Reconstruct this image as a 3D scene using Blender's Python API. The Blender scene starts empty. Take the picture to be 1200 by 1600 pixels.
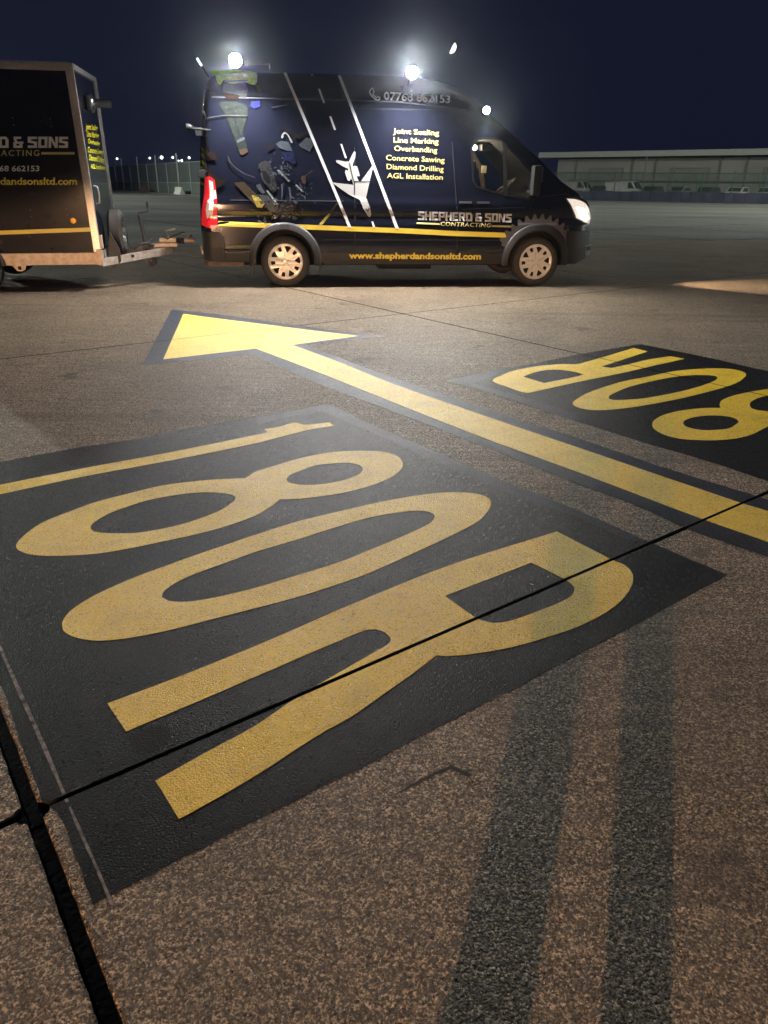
import bpy, bmesh, math, random
from mathutils import Vector, Matrix, noise
from mathutils.geometry import tessellate_polygon
random.seed(7)
sc = bpy.context.scene
C = sc.collection

DATA = {
 'cam': [1126.98226, 0.42741, 0.01179, 1.4051],
 'van': [-1.46617, 10.98252, 0.11606],
 'trailer': [[-3.90451, 10.41561, 0.45], [0.97903, 0.20364, 0.00522], [-0.20371, 0.97865, 0.02735], [0.00046, -0.02784, 0.99961], 1.94245, 2.26548],
 'ang': 0.64102,
 'M': {
  'near_patch': [[-3.056, 3.0702, 1], [-2.0985, 3.6849, 0], [-1.773, 3.9234, 0], [-1.5259, 4.0689, 0], [-1.2649, 4.2782, 0],
   [-1.05, 4.4271, 0], [-0.8478, 4.5643, 0], [-0.6153, 4.7311, 0], [-0.3978, 4.8963, 1], [-0.0886, 4.4375, 0],
   [0.2463, 3.9948, 0], [0.6581, 3.4458, 0], [0.9156, 3.1403, 0], [1.1487, 2.8085, 0], [1.3711, 2.5153, 1],
   [0.912, 2.1694, 0], [0.6614, 1.9805, 0], [0.4541, 1.8251, 0], [0.1905, 1.6305, 0], [0.0078, 1.4957, 0],
   [-0.1392, 1.389, 0], [-0.2655, 1.3005, 0], [-0.3938, 1.2083, 0], [-0.4921, 1.1347, 0], [-0.6098, 1.0466, 1],
   [-0.6872, 1.1571, 0], [-0.7755, 1.2831, 0], [-0.8401, 1.328, 1], [-0.9799, 1.5206, 0], [-1.1658, 1.7791, 0],
   [-1.559, 2.1658, 1]],
  'near_border': [[-0.8471, 4.5601, 1], [-0.6144, 4.7236, 0], [-0.3972, 4.8883, 1], [-0.0885, 4.4308, 0], [0.246, 3.9892, 0],
   [0.6575, 3.4415, 0], [0.9147, 3.1366, 0], [1.1477, 2.8054, 1], [1.0523, 2.8308, 1], [0.8948, 3.0527, 0],
   [0.637, 3.3108, 0], [0.2383, 3.8322, 0], [-0.1685, 4.381, 0], [-0.4269, 4.7087, 1], [-0.6382, 4.5685, 0],
   [-0.8117, 4.3961, 1]],
  'one': [[-2.0348, 3.283, 1], [-1.6186, 3.5911, 0], [-1.2158, 3.8668, 0], [-0.7859, 4.1922, 0], [-0.7235, 4.2441, 1],
   [-0.753, 4.3066, 1], [-0.6647, 4.362, 0], [-0.5816, 4.4454, 0], [-0.5038, 4.408, 0], [-0.3569, 4.461, 1],
   [-0.3211, 4.3884, 1], [-0.4731, 4.3043, 0], [-0.7603, 4.0385, 0], [-1.1791, 3.7328, 0], [-1.5729, 3.4728, 0],
   [-1.9533, 3.1742, 1]],
  'eight': [[-1.5419, 2.6847, 0], [-1.5566, 2.7868, 0], [-1.5329, 2.9232, 0], [-1.4452, 3.0654, 0], [-1.38, 3.1565, 0],
   [-1.2612, 3.2618, 0], [-1.1333, 3.3647, 0], [-0.9876, 3.4293, 0], [-0.8315, 3.4695, 0], [-0.7242, 3.4818, 1],
   [-0.6846, 3.5838, 1], [-0.5859, 3.683, 0], [-0.4789, 3.7871, 0], [-0.3675, 3.8641, 0], [-0.2503, 3.9112, 0],
   [-0.1258, 3.9264, 0], [-0.004, 3.9089, 0], [0.0687, 3.8474, 0], [0.0995, 3.7455, 0], [0.0907, 3.647, 0],
   [0.0416, 3.5332, 0], [-0.0443, 3.424, 0], [-0.1521, 3.3361, 0], [-0.2634, 3.2757, 0], [-0.4156, 3.2235, 0],
   [-0.5078, 3.213, 1], [-0.5289, 3.1435, 1], [-0.5917, 3.0251, 0], [-0.7136, 2.899, 0], [-0.835, 2.8122, 0],
   [-0.9541, 2.7415, 0], [-1.0702, 2.6793, 0], [-1.1863, 2.6305, 0], [-1.3102, 2.6106, 0], [-1.3959, 2.6084, 0],
   [-1.4761, 2.6289, 0]],
  'eight_a': [[-1.3045, 2.8896, 0], [-1.3014, 2.9431, 0], [-1.2668, 3.0345, 0], [-1.2111, 3.1088, 0], [-1.1346, 3.1867, 0],
   [-0.9997, 3.2616, 0], [-0.8989, 3.2889, 0], [-0.8152, 3.2833, 0], [-0.7475, 3.2612, 0], [-0.7228, 3.2144, 0],
   [-0.7354, 3.1526, 0], [-0.7773, 3.0627, 0], [-0.8703, 2.955, 0], [-0.9491, 2.8926, 0], [-1.0724, 2.8312, 0],
   [-1.1647, 2.8223, 0], [-1.2389, 2.8267, 0], [-1.2793, 2.8448, 0]],
  'eight_b': [[-0.5065, 3.4709, 0], [-0.4977, 3.5342, 0], [-0.4569, 3.5911, 0], [-0.3762, 3.6801, 0], [-0.2948, 3.7124, 0],
   [-0.2041, 3.7254, 0], [-0.1431, 3.6977, 0], [-0.1168, 3.6402, 0], [-0.1378, 3.5549, 0], [-0.2016, 3.4805, 0],
   [-0.2748, 3.4342, 0], [-0.3512, 3.4059, 0], [-0.4261, 3.4036, 0], [-0.4846, 3.4276, 0]],
  'zero': [[-1.1107, 2.1062, 0], [-1.1204, 2.1629, 0], [-1.107, 2.2267, 0], [-1.0675, 2.3079, 0], [-1.0069, 2.3893, 0],
   [-0.9423, 2.4652, 0], [-0.8554, 2.5508, 0], [-0.7871, 2.6181, 0], [-0.6763, 2.7188, 0], [-0.5585, 2.8259, 0],
   [-0.387, 2.9684, 0], [-0.2016, 3.0863, 0], [-0.0006, 3.2047, 0], [0.1573, 3.2802, 0], [0.264, 3.3158, 0],
   [0.3737, 3.3273, 0], [0.4554, 3.3134, 0], [0.5102, 3.2668, 0], [0.5159, 3.189, 0], [0.4812, 3.084, 0],
   [0.4315, 2.991, 0], [0.3429, 2.8884, 0], [0.2508, 2.7912, 0], [0.1443, 2.6871, 0], [0.0026, 2.5504, 0],
   [-0.0801, 2.4756, 0], [-0.2387, 2.3593, 0], [-0.3508, 2.2877, 0], [-0.459, 2.228, 0], [-0.5978, 2.1535, 0],
   [-0.7273, 2.0828, 0], [-0.8574, 2.0304, 0], [-0.9377, 2.0138, 0], [-1.0122, 2.0234, 0], [-1.0771, 2.0562, 0]],
  'zero_a': [[-0.82, 2.2998, 0], [-0.8211, 2.3459, 0], [-0.7811, 2.4239, 0], [-0.7139, 2.4963, 0], [-0.6371, 2.5669, 0],
   [-0.5316, 2.6642, 0], [-0.3667, 2.7873, 0], [-0.1922, 2.9265, 0], [-0.05, 3.0263, 0], [0.0811, 3.0799, 0],
   [0.181, 3.0973, 0], [0.2303, 3.0625, 0], [0.2267, 2.9991, 0], [0.1824, 2.93, 0], [0.0939, 2.8369, 0],
   [-0.0441, 2.7055, 0], [-0.1723, 2.5892, 0], [-0.3315, 2.4747, 0], [-0.4831, 2.3726, 0], [-0.629, 2.295, 0],
   [-0.7165, 2.2661, 0], [-0.7783, 2.2692, 0], [-0.8127, 2.2909, 0]],
  'arr': [[-0.8083, 1.6963, 1], [-0.6262, 1.8302, 0], [-0.4202, 1.9949, 0], [-0.1131, 2.2619, 0], [0.2611, 2.562, 0],
   [0.7714, 2.8934, 1], [0.8936, 2.7061, 0], [0.9507, 2.6225, 0], [0.9807, 2.5904, 0], [0.9922, 2.5426, 0],
   [0.9864, 2.4908, 0], [0.9557, 2.4155, 0], [0.8842, 2.3064, 0], [0.7863, 2.2083, 0], [0.6753, 2.128, 0],
   [0.55, 2.0592, 0], [0.4324, 2.0048, 0], [0.3216, 1.9702, 0], [0.2147, 1.9504, 0], [0.1773, 1.9532, 1],
   [0.1072, 1.8669, 0], [0.0065, 1.7551, 0], [-0.0856, 1.6529, 0], [-0.1717, 1.5769, 0], [-0.2956, 1.4487, 0],
   [-0.3944, 1.3554, 0], [-0.4862, 1.2758, 1], [-0.5791, 1.3973, 1], [-0.4686, 1.5047, 0], [-0.3563, 1.6104, 0],
   [-0.2774, 1.7059, 0], [-0.1998, 1.7909, 0], [-0.0966, 1.8962, 0], [-0.0157, 1.9777, 0], [0.0224, 2.0185, 0],
   [0.0268, 2.0485, 0], [0.0071, 2.0825, 0], [-0.024, 2.1014, 1], [-0.0614, 2.0928, 0], [-0.2063, 1.9811, 0],
   [-0.393, 1.8314, 0], [-0.5066, 1.7398, 0], [-0.7145, 1.578, 1]],
  'arr_a': [[0.2314, 2.3281, 1], [0.6037, 2.5974, 1], [0.706, 2.4689, 0], [0.7284, 2.4249, 0], [0.7304, 2.3911, 0],
   [0.7096, 2.3436, 0], [0.6551, 2.2923, 0], [0.5602, 2.2289, 0], [0.458, 2.1679, 0], [0.3989, 2.1503, 0],
   [0.3552, 2.1616, 0], [0.3243, 2.1899, 1]],
  'far_patch': [[0.4696, 5.5738, 1], [0.831, 5.8979, 0], [1.2227, 6.172, 0], [1.7355, 6.5942, 0], [2.4897, 7.1285, 1],
   [2.8969, 6.5767, 0], [3.2219, 6.0393, 0], [4.2459, 4.6436, 1], [2.1932, 3.1942, 1], [2.0195, 3.5325, 0],
   [1.8068, 3.8438, 0], [1.5442, 4.1567, 0], [1.2523, 4.5586, 0], [1.0856, 4.7783, 0], [0.8117, 5.1757, 0],
   [0.5656, 5.4696, 1], [0.4874, 5.5446, 1]],
  'far_border': [[0.4716, 5.5679, 1], [0.8296, 5.8868, 0], [1.0417, 6.0679, 1], [0.8639, 5.7476, 0], [0.6818, 5.4945, 1],
   [0.9341, 5.2076, 0], [1.1922, 4.8678, 0], [1.2867, 4.7039, 1], [1.2556, 4.5728, 0], [1.0871, 4.786, 0],
   [0.8129, 5.1845, 0], [0.566, 5.4735, 1], [0.4877, 5.5486, 1]],
  'arr2': [[0.8473, 5.6221, 0], [0.8827, 5.696, 0], [0.9144, 5.7395, 0], [1.0456, 5.9197, 0], [1.2759, 6.1033, 0],
   [1.5035, 6.1985, 0], [1.6433, 6.2058, 0], [1.749, 6.2971, 0], [1.9153, 6.4583, 1], [2.3639, 6.9251, 1],
   [2.4479, 6.7715, 1], [1.8446, 6.1323, 1], [1.911, 6.0771, 1], [2.0888, 6.2166, 0], [2.3313, 6.4159, 0],
   [2.5868, 6.5733, 1], [2.6833, 6.4733, 1], [2.3341, 6.2051, 0], [1.9731, 5.9212, 0], [1.4928, 5.5719, 0],
   [1.0578, 5.2399, 1], [1.0032, 5.2826, 0], [0.9196, 5.4281, 0], [0.848, 5.5516, 0]],
  'arr2_a': [[1.1073, 5.7383, 1], [1.2574, 5.9191, 0], [1.4055, 5.9941, 0], [1.4925, 5.9757, 0], [1.5736, 5.9125, 0],
   [1.6187, 5.838, 1], [1.5372, 5.759, 0], [1.2357, 5.54, 1]],
  'zero2': [[1.331, 4.986, 0], [1.3739, 5.071, 0], [1.4832, 5.2319, 0], [1.6309, 5.3943, 0], [1.8865, 5.6307, 0],
   [2.1253, 5.7874, 0], [2.3899, 5.9753, 0], [2.6276, 6.0784, 0], [2.8482, 6.1128, 0], [2.9667, 6.0723, 0],
   [2.9874, 5.9379, 0], [2.9016, 5.7824, 0], [2.7643, 5.6115, 0], [2.5649, 5.4368, 0], [2.3025, 5.2415, 0],
   [2.0704, 5.0842, 0], [1.7885, 4.9244, 0], [1.5927, 4.8376, 0], [1.4435, 4.8083, 0], [1.3642, 4.8437, 0],
   [1.3255, 4.905, 0]],
  'zero2_a': [[1.6313, 5.1506, 0], [1.6849, 5.2409, 0], [1.8521, 5.4327, 0], [2.0668, 5.6089, 0], [2.3183, 5.7755, 0],
   [2.4749, 5.8472, 0], [2.6129, 5.8648, 0], [2.6904, 5.8362, 0], [2.6661, 5.7397, 0], [2.5668, 5.6223, 0],
   [2.3863, 5.4572, 0], [2.1403, 5.2791, 0], [1.9149, 5.1457, 0], [1.8235, 5.1074, 0], [1.661, 5.075, 0],
   [1.6261, 5.0989, 0]],
  'head': [[-2.3555, 8.564, 1], [-1.8182, 8.2411, 0], [-1.1704, 7.865, 0], [-0.686, 7.583, 0], [-0.2796, 7.3663, 1],
   [-0.6434, 7.0847, 0], [-0.8885, 6.8779, 1], [-0.4009, 6.1847, 0], [-0.0122, 5.5712, 0], [0.6372, 4.685, 0],
   [1.1299, 4.043, 0], [1.7446, 3.2403, 0], [1.8334, 3.1444, 0], [4.6073, -0.399, 1], [4.4483, -0.7304, 1],
   [1.6744, 2.8129, 0], [1.4851, 3.0375, 0], [1.0341, 3.6395, 0], [0.6163, 4.1708, 0], [-0.0096, 5.0449, 0],
   [-0.5322, 5.7866, 0], [-1.2022, 6.6942, 1], [-1.5633, 6.4541, 0], [-1.9239, 6.2105, 1]],
  'headline': [[-2.5753, 8.8603, 1], [-2.0236, 8.6195, 0], [-1.2002, 8.0782, 0], [-0.4688, 7.6146, 0], [-0.021, 7.3822, 1],
   [-0.305, 7.2003, 0], [-0.6354, 6.9922, 0], [-0.7579, 6.8646, 1], [-0.4117, 6.3595, 0], [-0.0131, 5.7689, 0],
   [0.6577, 4.8612, 0], [0.9278, 4.5043, 0], [1.1708, 4.2154, 0], [1.5655, 3.6759, 0], [1.9004, 3.2841, 0],
   [4.6159, -0.2354, 1], [4.3614, -0.8862, 1], [1.607, 2.6724, 0], [1.3661, 2.9422, 0], [1.2309, 3.1718, 0],
   [0.9947, 3.4738, 0], [0.8639, 3.653, 0], [0.3919, 4.286, 0], [-0.0084, 4.8022, 0], [-0.6557, 5.6323, 0],
   [-1.2057, 6.4737, 1], [-1.5232, 6.2745, 0], [-2.0352, 5.9807, 1]],
  'chalk_a': [[-1.275, 1.9849, 1], [-1.2589, 1.9779, 1], [-1.0544, 1.7063, 0], [-0.8883, 1.4858, 0], [-0.7729, 1.3269, 1],
   [-0.7792, 1.3228, 1], [-0.9458, 1.546, 0], [-1.0826, 1.7263, 1]],
  'chalk_b': [[-0.7672, 1.3089, 1], [-0.7618, 1.3109, 1], [-0.6947, 1.2221, 0], [-0.6249, 1.1296, 0], [-0.5762, 1.0637, 0],
   [-0.5645, 1.0457, 1], [-0.5737, 1.0486, 1], [-0.6347, 1.1327, 0], [-0.6979, 1.2148, 1]],
  'stain': [[-0.6921, 1.5478, 0], [-0.6869, 1.5759, 0], [-0.6568, 1.5946, 0], [-0.6216, 1.5979, 0], [-0.5922, 1.5827, 0],
   [-0.5866, 1.5495, 0], [-0.5992, 1.5195, 0], [-0.6281, 1.4996, 0], [-0.6606, 1.5039, 0]],
  'far_eight': [[3.411, 5.4203, 0], [3.4235, 5.316, 0], [3.3962, 5.1776, 0], [3.3035, 5.0348, 0], [3.2349, 4.9435, 0],
   [3.1114, 4.839, 0], [2.9787, 4.7372, 0], [2.8287, 4.6748, 0], [2.6687, 4.6376, 0], [2.5591, 4.6276, 1],
   [2.5164, 4.5246, 1], [2.4135, 4.4259, 0], [2.302, 4.3223, 0], [2.1867, 4.2465, 0], [2.0662, 4.2013, 0],
   [1.939, 4.1888, 0], [1.8153, 4.2095, 0], [1.7427, 4.2738, 0], [1.7137, 4.3784, 0], [1.725, 4.4785, 0],
   [1.7777, 4.5933, 0], [1.8678, 4.7025, 0], [1.9797, 4.7895, 0], [2.0945, 4.8484, 0], [2.2508, 4.898, 0],
   [2.345, 4.9065, 1], [2.3681, 4.9768, 1], [2.4349, 5.096, 0], [2.5621, 5.2216, 0], [2.6878, 5.3071, 0],
   [2.8108, 5.3763, 0], [2.9306, 5.437, 0], [3.05, 5.4839, 0], [3.1767, 5.5013, 0], [3.264, 5.5015, 0],
   [3.3453, 5.4787, 0]],
  'far_eight_a': [[3.1643, 5.2172, 0], [3.1599, 5.1628, 0], [3.1225, 5.0705, 0], [3.064, 4.9961, 0], [2.9842, 4.9185, 0],
   [2.845, 4.8454, 0], [2.7416, 4.82, 0], [2.6565, 4.8277, 0], [2.5881, 4.8518, 0], [2.564, 4.9, 0],
   [2.5783, 4.9627, 0], [2.6231, 5.0533, 0], [2.7204, 5.1608, 0], [2.8021, 5.2225, 0], [2.9292, 5.2822, 0],
   [3.0235, 5.289, 0], [3.0989, 5.2828, 0], [3.1397, 5.2634, 0]],
  'far_eight_b': [[2.3376, 4.6438, 0], [2.3271, 4.5795, 0], [2.2842, 4.5225, 0], [2.1999, 4.4338, 0], [2.1162, 4.4028, 0],
   [2.0235, 4.3917, 0], [1.962, 4.4213, 0], [1.9366, 4.4805, 0], [1.96, 4.567, 0], [2.0267, 4.6412, 0],
   [2.1024, 4.6867, 0], [2.1809, 4.7137, 0], [2.2573, 4.7143, 0], [2.3163, 4.6885, 0]],
  'far_one': [[3.899, 4.7992, 1], [3.4677, 4.4951, 0], [3.0508, 4.2237, 0], [2.6052, 3.9024, 0], [2.5404, 3.851, 1],
   [2.569, 3.7866, 1], [2.4777, 3.7323, 0], [2.3911, 3.6493, 0], [2.3127, 3.6892, 0], [2.1618, 3.6387, 1],
   [2.127, 3.7135, 1], [2.2839, 3.7956, 0], [2.5827, 4.0596, 0], [3.0166, 4.3611, 0], [3.4239, 4.6167, 0],
   [3.8185, 4.9119, 1]],
 },
 'grid': [0.64102, 1.547, 6.91, 0.093, 5.4],
 'fence': [[-42.94, 124.22], [-20.37, 87.63]],
 'txt': {
  'phone_number': {
   's': '07768 662153',
   'l': [1.427, 2.448],
   'r': [2.342, 2.424],
   't': [1.428, 2.541],
   'mat': 'white',
   'b': 0.01,
  },
  't1': {
   's': 'Joint Sealing',
   'l': [1.549, 2.036],
   'r': [2.197, 2.023],
   't': [1.549, 2.099],
   'mat': 'cream',
   'b': 0.012,
  },
  't2': {
   's': 'Line Marking',
   'l': [1.558, 1.925],
   'r': [2.19, 1.915],
   't': [1.558, 1.989],
   'mat': 'cream',
   'b': 0.012,
  },
  't3': {
   's': 'Overbanding',
   'l': [1.568, 1.822],
   'r': [2.174, 1.806],
   't': [1.568, 1.885],
   'mat': 'cream',
   'b': 0.012,
  },
  't4': {
   's': 'Concrete Sawing',
   'l': [1.451, 1.703],
   'r': [2.282, 1.682],
   't': [1.451, 1.768],
   'mat': 'cream',
   'b': 0.012,
  },
  't5': {
   's': 'Diamond Drilling',
   'l': [1.46, 1.59],
   'r': [2.272, 1.568],
   't': [1.46, 1.655],
   'mat': 'cream',
   'b': 0.012,
  },
  't6': {
   's': 'AGL Installation',
   'l': [1.465, 1.476],
   'r': [2.261, 1.461],
   't': [1.465, 1.542],
   'mat': 'cream',
   'b': 0.012,
  },
  'url': {
   's': 'www.shepherdandsonsltd.com',
   'l': [0.917, 0.407],
   'r': [2.882, 0.395],
   't': [0.917, 0.492],
   'mat': 'yellow',
   'b': 0.04,
  },
  'con': {
   's': 'CONTRACTING',
   'l': [2.248, 0.858],
   'r': [2.998, 0.84],
   't': [2.247, 0.911],
   'mat': 'cream',
   'b': 0.03,
   'sh': 0.15,
  },
 },
 'logo': {
  'l': [1.919, 0.933],
  'r': [3.302, 0.906],
  't': [1.915, 1.048],
 },
 'wrap': {
  'jacket': ['hiviz', [[-0.895, 2.741], [-0.816, 2.756], [-0.618, 2.766], [-0.388, 2.767], [-0.295, 2.741],
 [-0.271, 2.686], [-0.292, 2.596], [-0.335, 2.585], [-0.397, 2.603], [-0.439, 2.611],
 [-0.628, 2.597], [-0.71, 2.633], [-0.771, 2.575], [-0.813, 2.649], [-0.821, 2.682]]],
  'jacket_band': ['wsilver', [[-0.705, 2.622], [-0.437, 2.643], [-0.395, 2.64], [-0.396, 2.629], [-0.628, 2.609], [-0.706, 2.611]]],
  'torso': ['wgrey', [[-0.713, 2.591], [-0.429, 2.602], [-0.401, 2.527], [-0.427, 2.431], [-0.701, 2.435], [-0.738, 2.519]]],
  'arm': ['wglove', [[-0.292, 2.591], [-0.24, 2.569], [-0.216, 2.522], [-0.244, 2.502], [-0.285, 2.53], [-0.314, 2.586]]],
  'hands': ['wbrown', [[-0.719, 2.491], [-0.594, 2.475], [-0.511, 2.449], [-0.556, 2.4], [-0.682, 2.407], [-0.721, 2.444]]],
  'handle': ['wdark2', [[-0.726, 2.373], [-0.654, 2.351], [-0.514, 2.401], [-0.493, 2.392], [-0.392, 2.308],
 [-0.371, 2.299], [-0.393, 2.289], [-0.505, 2.373], [-0.644, 2.332], [-0.738, 2.354]]],
  'trousers': ['wkhaki', [[-0.789, 2.367], [-0.474, 2.354], [-0.417, 2.251], [-0.495, 2.009], [-0.454, 1.795],
 [-0.533, 1.745], [-0.573, 1.794], [-0.626, 1.958], [-0.671, 2.093], [-0.735, 2.245]]],
  'fold_a': ['wdark2', [[-0.623, 2.332], [-0.602, 2.333], [-0.574, 2.104], [-0.501, 1.912], [-0.512, 1.902], [-0.596, 2.094]]],
  'fold_b': ['wgrey2', [[-0.586, 1.92], [-0.487, 1.961], [-0.473, 1.932], [-0.578, 1.881]]],
  'boot': ['wtan', [[-0.561, 1.804], [-0.453, 1.825], [-0.445, 1.776], [-0.512, 1.736], [-0.554, 1.745]]],
  'fold_c': ['wdark2', [[-0.689, 2.293], [-0.496, 2.335], [-0.492, 2.321], [-0.68, 2.274]]],
  'bottle': ['wblue', [[-0.366, 2.385], [-0.249, 2.397], [-0.247, 2.33], [-0.329, 2.3], [-0.38, 2.328]]],
  'tank': ['wgrey2', [[-0.066, 1.882], [0.005, 1.92], [0.109, 1.906], [0.162, 1.797], [0.069, 1.801], [-0.022, 1.836]]],
  'tank2': ['wgrey2', [[0.247, 1.872], [0.355, 1.968], [0.424, 1.948], [0.445, 1.875], [0.395, 1.79], [0.28, 1.841]]],
  'hose': ['wsilver', [[0.013, 1.962], [0.038, 2.014], [0.079, 2.025], [0.134, 1.964], [0.166, 1.902],
 [0.143, 1.901], [0.1, 1.984], [0.061, 2.004], [0.035, 1.952]]],
  'engine': ['wblue2', [[0.01, 1.784], [0.174, 1.797], [0.203, 1.649], [0.155, 1.627], [0.099, 1.68], [0.04, 1.658]]],
  'wheel_o': ['wtyre', [[-0.319, 1.579], [-0.287, 1.643], [-0.216, 1.67], [-0.17, 1.655], [-0.128, 1.57],
 [-0.087, 1.443], [-0.082, 1.313], [-0.131, 1.275], [-0.187, 1.334], [-0.253, 1.398],
 [-0.29, 1.483], [-0.291, 1.568]]],
  'wheel_i': ['wdark2', [[-0.269, 1.547], [-0.222, 1.548], [-0.168, 1.474], [-0.154, 1.388], [-0.196, 1.388], [-0.251, 1.451]]],
  'post1': ['wtan', [[-0.661, 1.393], [-0.521, 1.406], [-0.256, 1.137], [-0.294, 1.082], [-0.353, 1.082], [-0.509, 1.233]]],
  'post1b': ['wyellow', [[-0.427, 1.234], [-0.356, 1.235], [-0.25, 1.132], [-0.295, 1.077], [-0.365, 1.082]]],
  'slab': ['wgrey', [[-0.332, 1.246], [-0.204, 1.236], [-0.025, 1.018], [-0.101, 0.939], [-0.191, 1.028]]],
  'rod': ['wsilver', [[-0.224, 1.295], [-0.2, 1.301], [-0.056, 1.117], [-0.08, 1.106]]],
  'rod2': ['wsilver', [[-0.07, 1.56], [-0.035, 1.561], [0.111, 1.423], [0.087, 1.412]]],
  'rod3': ['wsilver', [[0.18, 1.37], [0.204, 1.376], [0.296, 1.295], [0.277, 1.279]]],
  'rod4': ['wtan', [[0.417, 1.561], [0.429, 1.556], [0.326, 1.48], [0.329, 1.393], [0.299, 1.393],
 [0.276, 1.403], [0.267, 1.479], [0.314, 1.49]]],
  'chips': ['wsilver2', [[0.112, 1.162], [0.16, 1.174], [0.207, 1.152], [0.158, 1.108], [0.12, 1.074]]],
  'chips2': ['wsilver2', [[0.011, 1.029], [0.06, 1.052], [0.07, 1.018], [0.034, 0.996], [-0.002, 1.007]]],
  'chips3': ['wgrey2', [[0.104, 0.974], [0.152, 0.974], [0.187, 0.941], [0.162, 0.918], [0.115, 0.94]]],
  'chips4': ['wsilver2', [[-0.361, 1.364], [-0.301, 1.386], [-0.28, 1.333], [-0.237, 1.268], [-0.285, 1.257], [-0.34, 1.321]]],
  'chips5': ['wgrey2', [[-0.051, 0.973], [-0.014, 1.007], [0.008, 0.951], [-0.041, 0.928]]],
  'parts': ['wdark3', [[-0.032, 1.117], [0.042, 1.173], [0.159, 1.152], [0.181, 1.086], [0.118, 1.008],
 [0.152, 0.963], [0.103, 0.94], [-0.016, 0.951], [-0.085, 1.017]]],
  'leg_a': ['wsilver2', [[-0.014, 1.379], [0.016, 1.401], [0.003, 1.249], [-0.018, 1.172]]],
  'leg_b': ['wsilver2', [[0.085, 1.347], [0.108, 1.348], [0.126, 1.206], [0.101, 1.173]]],
  'xa': ['wbrown', [[0.169, 1.964], [0.381, 2.051], [0.386, 2.036], [0.191, 1.944]]],
  'xb': ['wbrown', [[-0.011, 2.07], [0.018, 2.076], [0.285, 1.961], [0.261, 1.945]]],
  'xc': ['wbrown', [[-0.195, 1.833], [-0.101, 1.877], [-0.091, 1.851], [-0.185, 1.807]]],
  'xd': ['wbrown', [[-1.04, 1.847], [-0.877, 1.74], [-0.86, 1.672], [-0.946, 1.671], [-1.038, 1.789]]],
  'xe': ['wbrown', [[-1.091, 1.58], [-0.854, 1.432], [-0.778, 1.443], [-0.769, 1.413], [-0.953, 1.28],
 [-1.107, 1.217], [-1.053, 1.279], [-0.935, 1.361]]],
  'xf': ['wline', [[-0.985, 2.18], [-0.736, 2.221], [-0.418, 2.222], [-0.419, 2.212], [-0.737, 2.208], [-0.986, 2.166]]],
  'xg': ['wline', [[-0.104, 2.324], [0.122, 2.362], [0.122, 2.35], [-0.105, 2.309]]],
  'xh': ['wline', [[-0.97, 2.541], [-0.835, 2.475], [-0.84, 2.468], [-0.976, 2.53]]],
  'yrod': ['wtan', [[0.762, 1.162], [0.776, 1.156], [0.664, 0.999], [0.634, 1.005]]],
  'yrod2': ['wyellow', [[0.634, 1.012], [0.664, 0.996], [0.534, 0.854], [0.483, 0.857]]],
  'curve': ['wline', [[-0.722, 1.721], [-0.708, 1.721], [-0.679, 1.648], [-0.603, 1.575], [-0.503, 1.513],
 [-0.366, 1.466], [-0.367, 1.458], [-0.515, 1.502], [-0.621, 1.57], [-0.702, 1.648]]],
 },
 'V': {
  'window': [[2.675, 1.858], [2.693, 1.639], [2.71, 1.466], [2.769, 1.383], [2.941, 1.335],
   [3.189, 1.278], [3.534, 1.23], [3.576, 1.299], [3.578, 1.4], [3.538, 1.567],
   [3.368, 1.73], [3.181, 1.89], [3.094, 1.97], [3.019, 1.993], [2.826, 1.99],
   [2.726, 1.964]],
  'divider': [[3.103, 1.97], [3.162, 1.906], [3.217, 1.278], [3.16, 1.286]],
  'line_a': [[0.079, 2.742], [0.113, 2.75], [0.956, 0.83], [0.911, 0.83]],
  'line_b': [[0.805, 2.722], [0.84, 2.73], [1.641, 0.816], [1.594, 0.816]],
  'dash': [[[0.436, 2.728], [0.471, 2.737], [0.479, 2.722], [0.453, 2.713]], [[0.533, 2.556], [0.559, 2.556], [0.623, 2.389], [0.597, 2.388]], [[0.675, 2.228], [0.701, 2.228], [0.763, 2.066], [0.736, 2.065]], [[0.816, 1.894], [0.842, 1.894], [0.906, 1.72], [0.879, 1.72]], [[1.243, 0.908], [1.27, 0.908], [1.297, 0.832], [1.27, 0.832]]],
  'plane': [[1.013, 1.808], [1.029, 1.793], [1.022, 1.728], [0.989, 1.649], [0.983, 1.616],
   [1.011, 1.626], [1.047, 1.617], [1.072, 1.538], [1.085, 1.499], [1.06, 1.488],
   [1.043, 1.505], [1.048, 1.472], [1.068, 1.428], [1.096, 1.426], [1.28, 1.655],
   [1.221, 1.427], [1.168, 1.219], [1.219, 1.105], [1.243, 0.996], [1.227, 0.964],
   [1.198, 0.974], [1.137, 1.063], [1.079, 1.192], [0.925, 1.258], [0.687, 1.411],
   [0.993, 1.382], [0.972, 1.449], [0.95, 1.454], [0.94, 1.431], [0.91, 1.44],
   [0.874, 1.542], [0.887, 1.572], [0.918, 1.563], [0.923, 1.585], [0.851, 1.614],
   [0.758, 1.665], [0.753, 1.691], [0.788, 1.692], [0.891, 1.674], [0.91, 1.68],
   [0.932, 1.674], [0.991, 1.785]],
  'plane_nose': [[1.164, 1.088], [1.192, 1.056], [1.211, 1.098], [1.219, 1.08], [1.194, 1.03], [1.168, 1.064]],
  'plane_line': [[0.932, 1.661], [0.943, 1.661], [1.001, 1.432], [1.221, 1.43], [1.221, 1.422],
   [1.012, 1.42], [1.011, 1.252], [1.0, 1.252], [1.002, 1.405], [0.986, 1.451]],
  'stripe': [[-0.911, 0.9], [-0.478, 0.886], [-0.032, 0.871], [1.002, 0.839], [1.799, 0.817],
   [2.497, 0.785], [3.351, 0.763], [3.308, 0.697], [2.501, 0.716], [1.801, 0.748],
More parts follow.
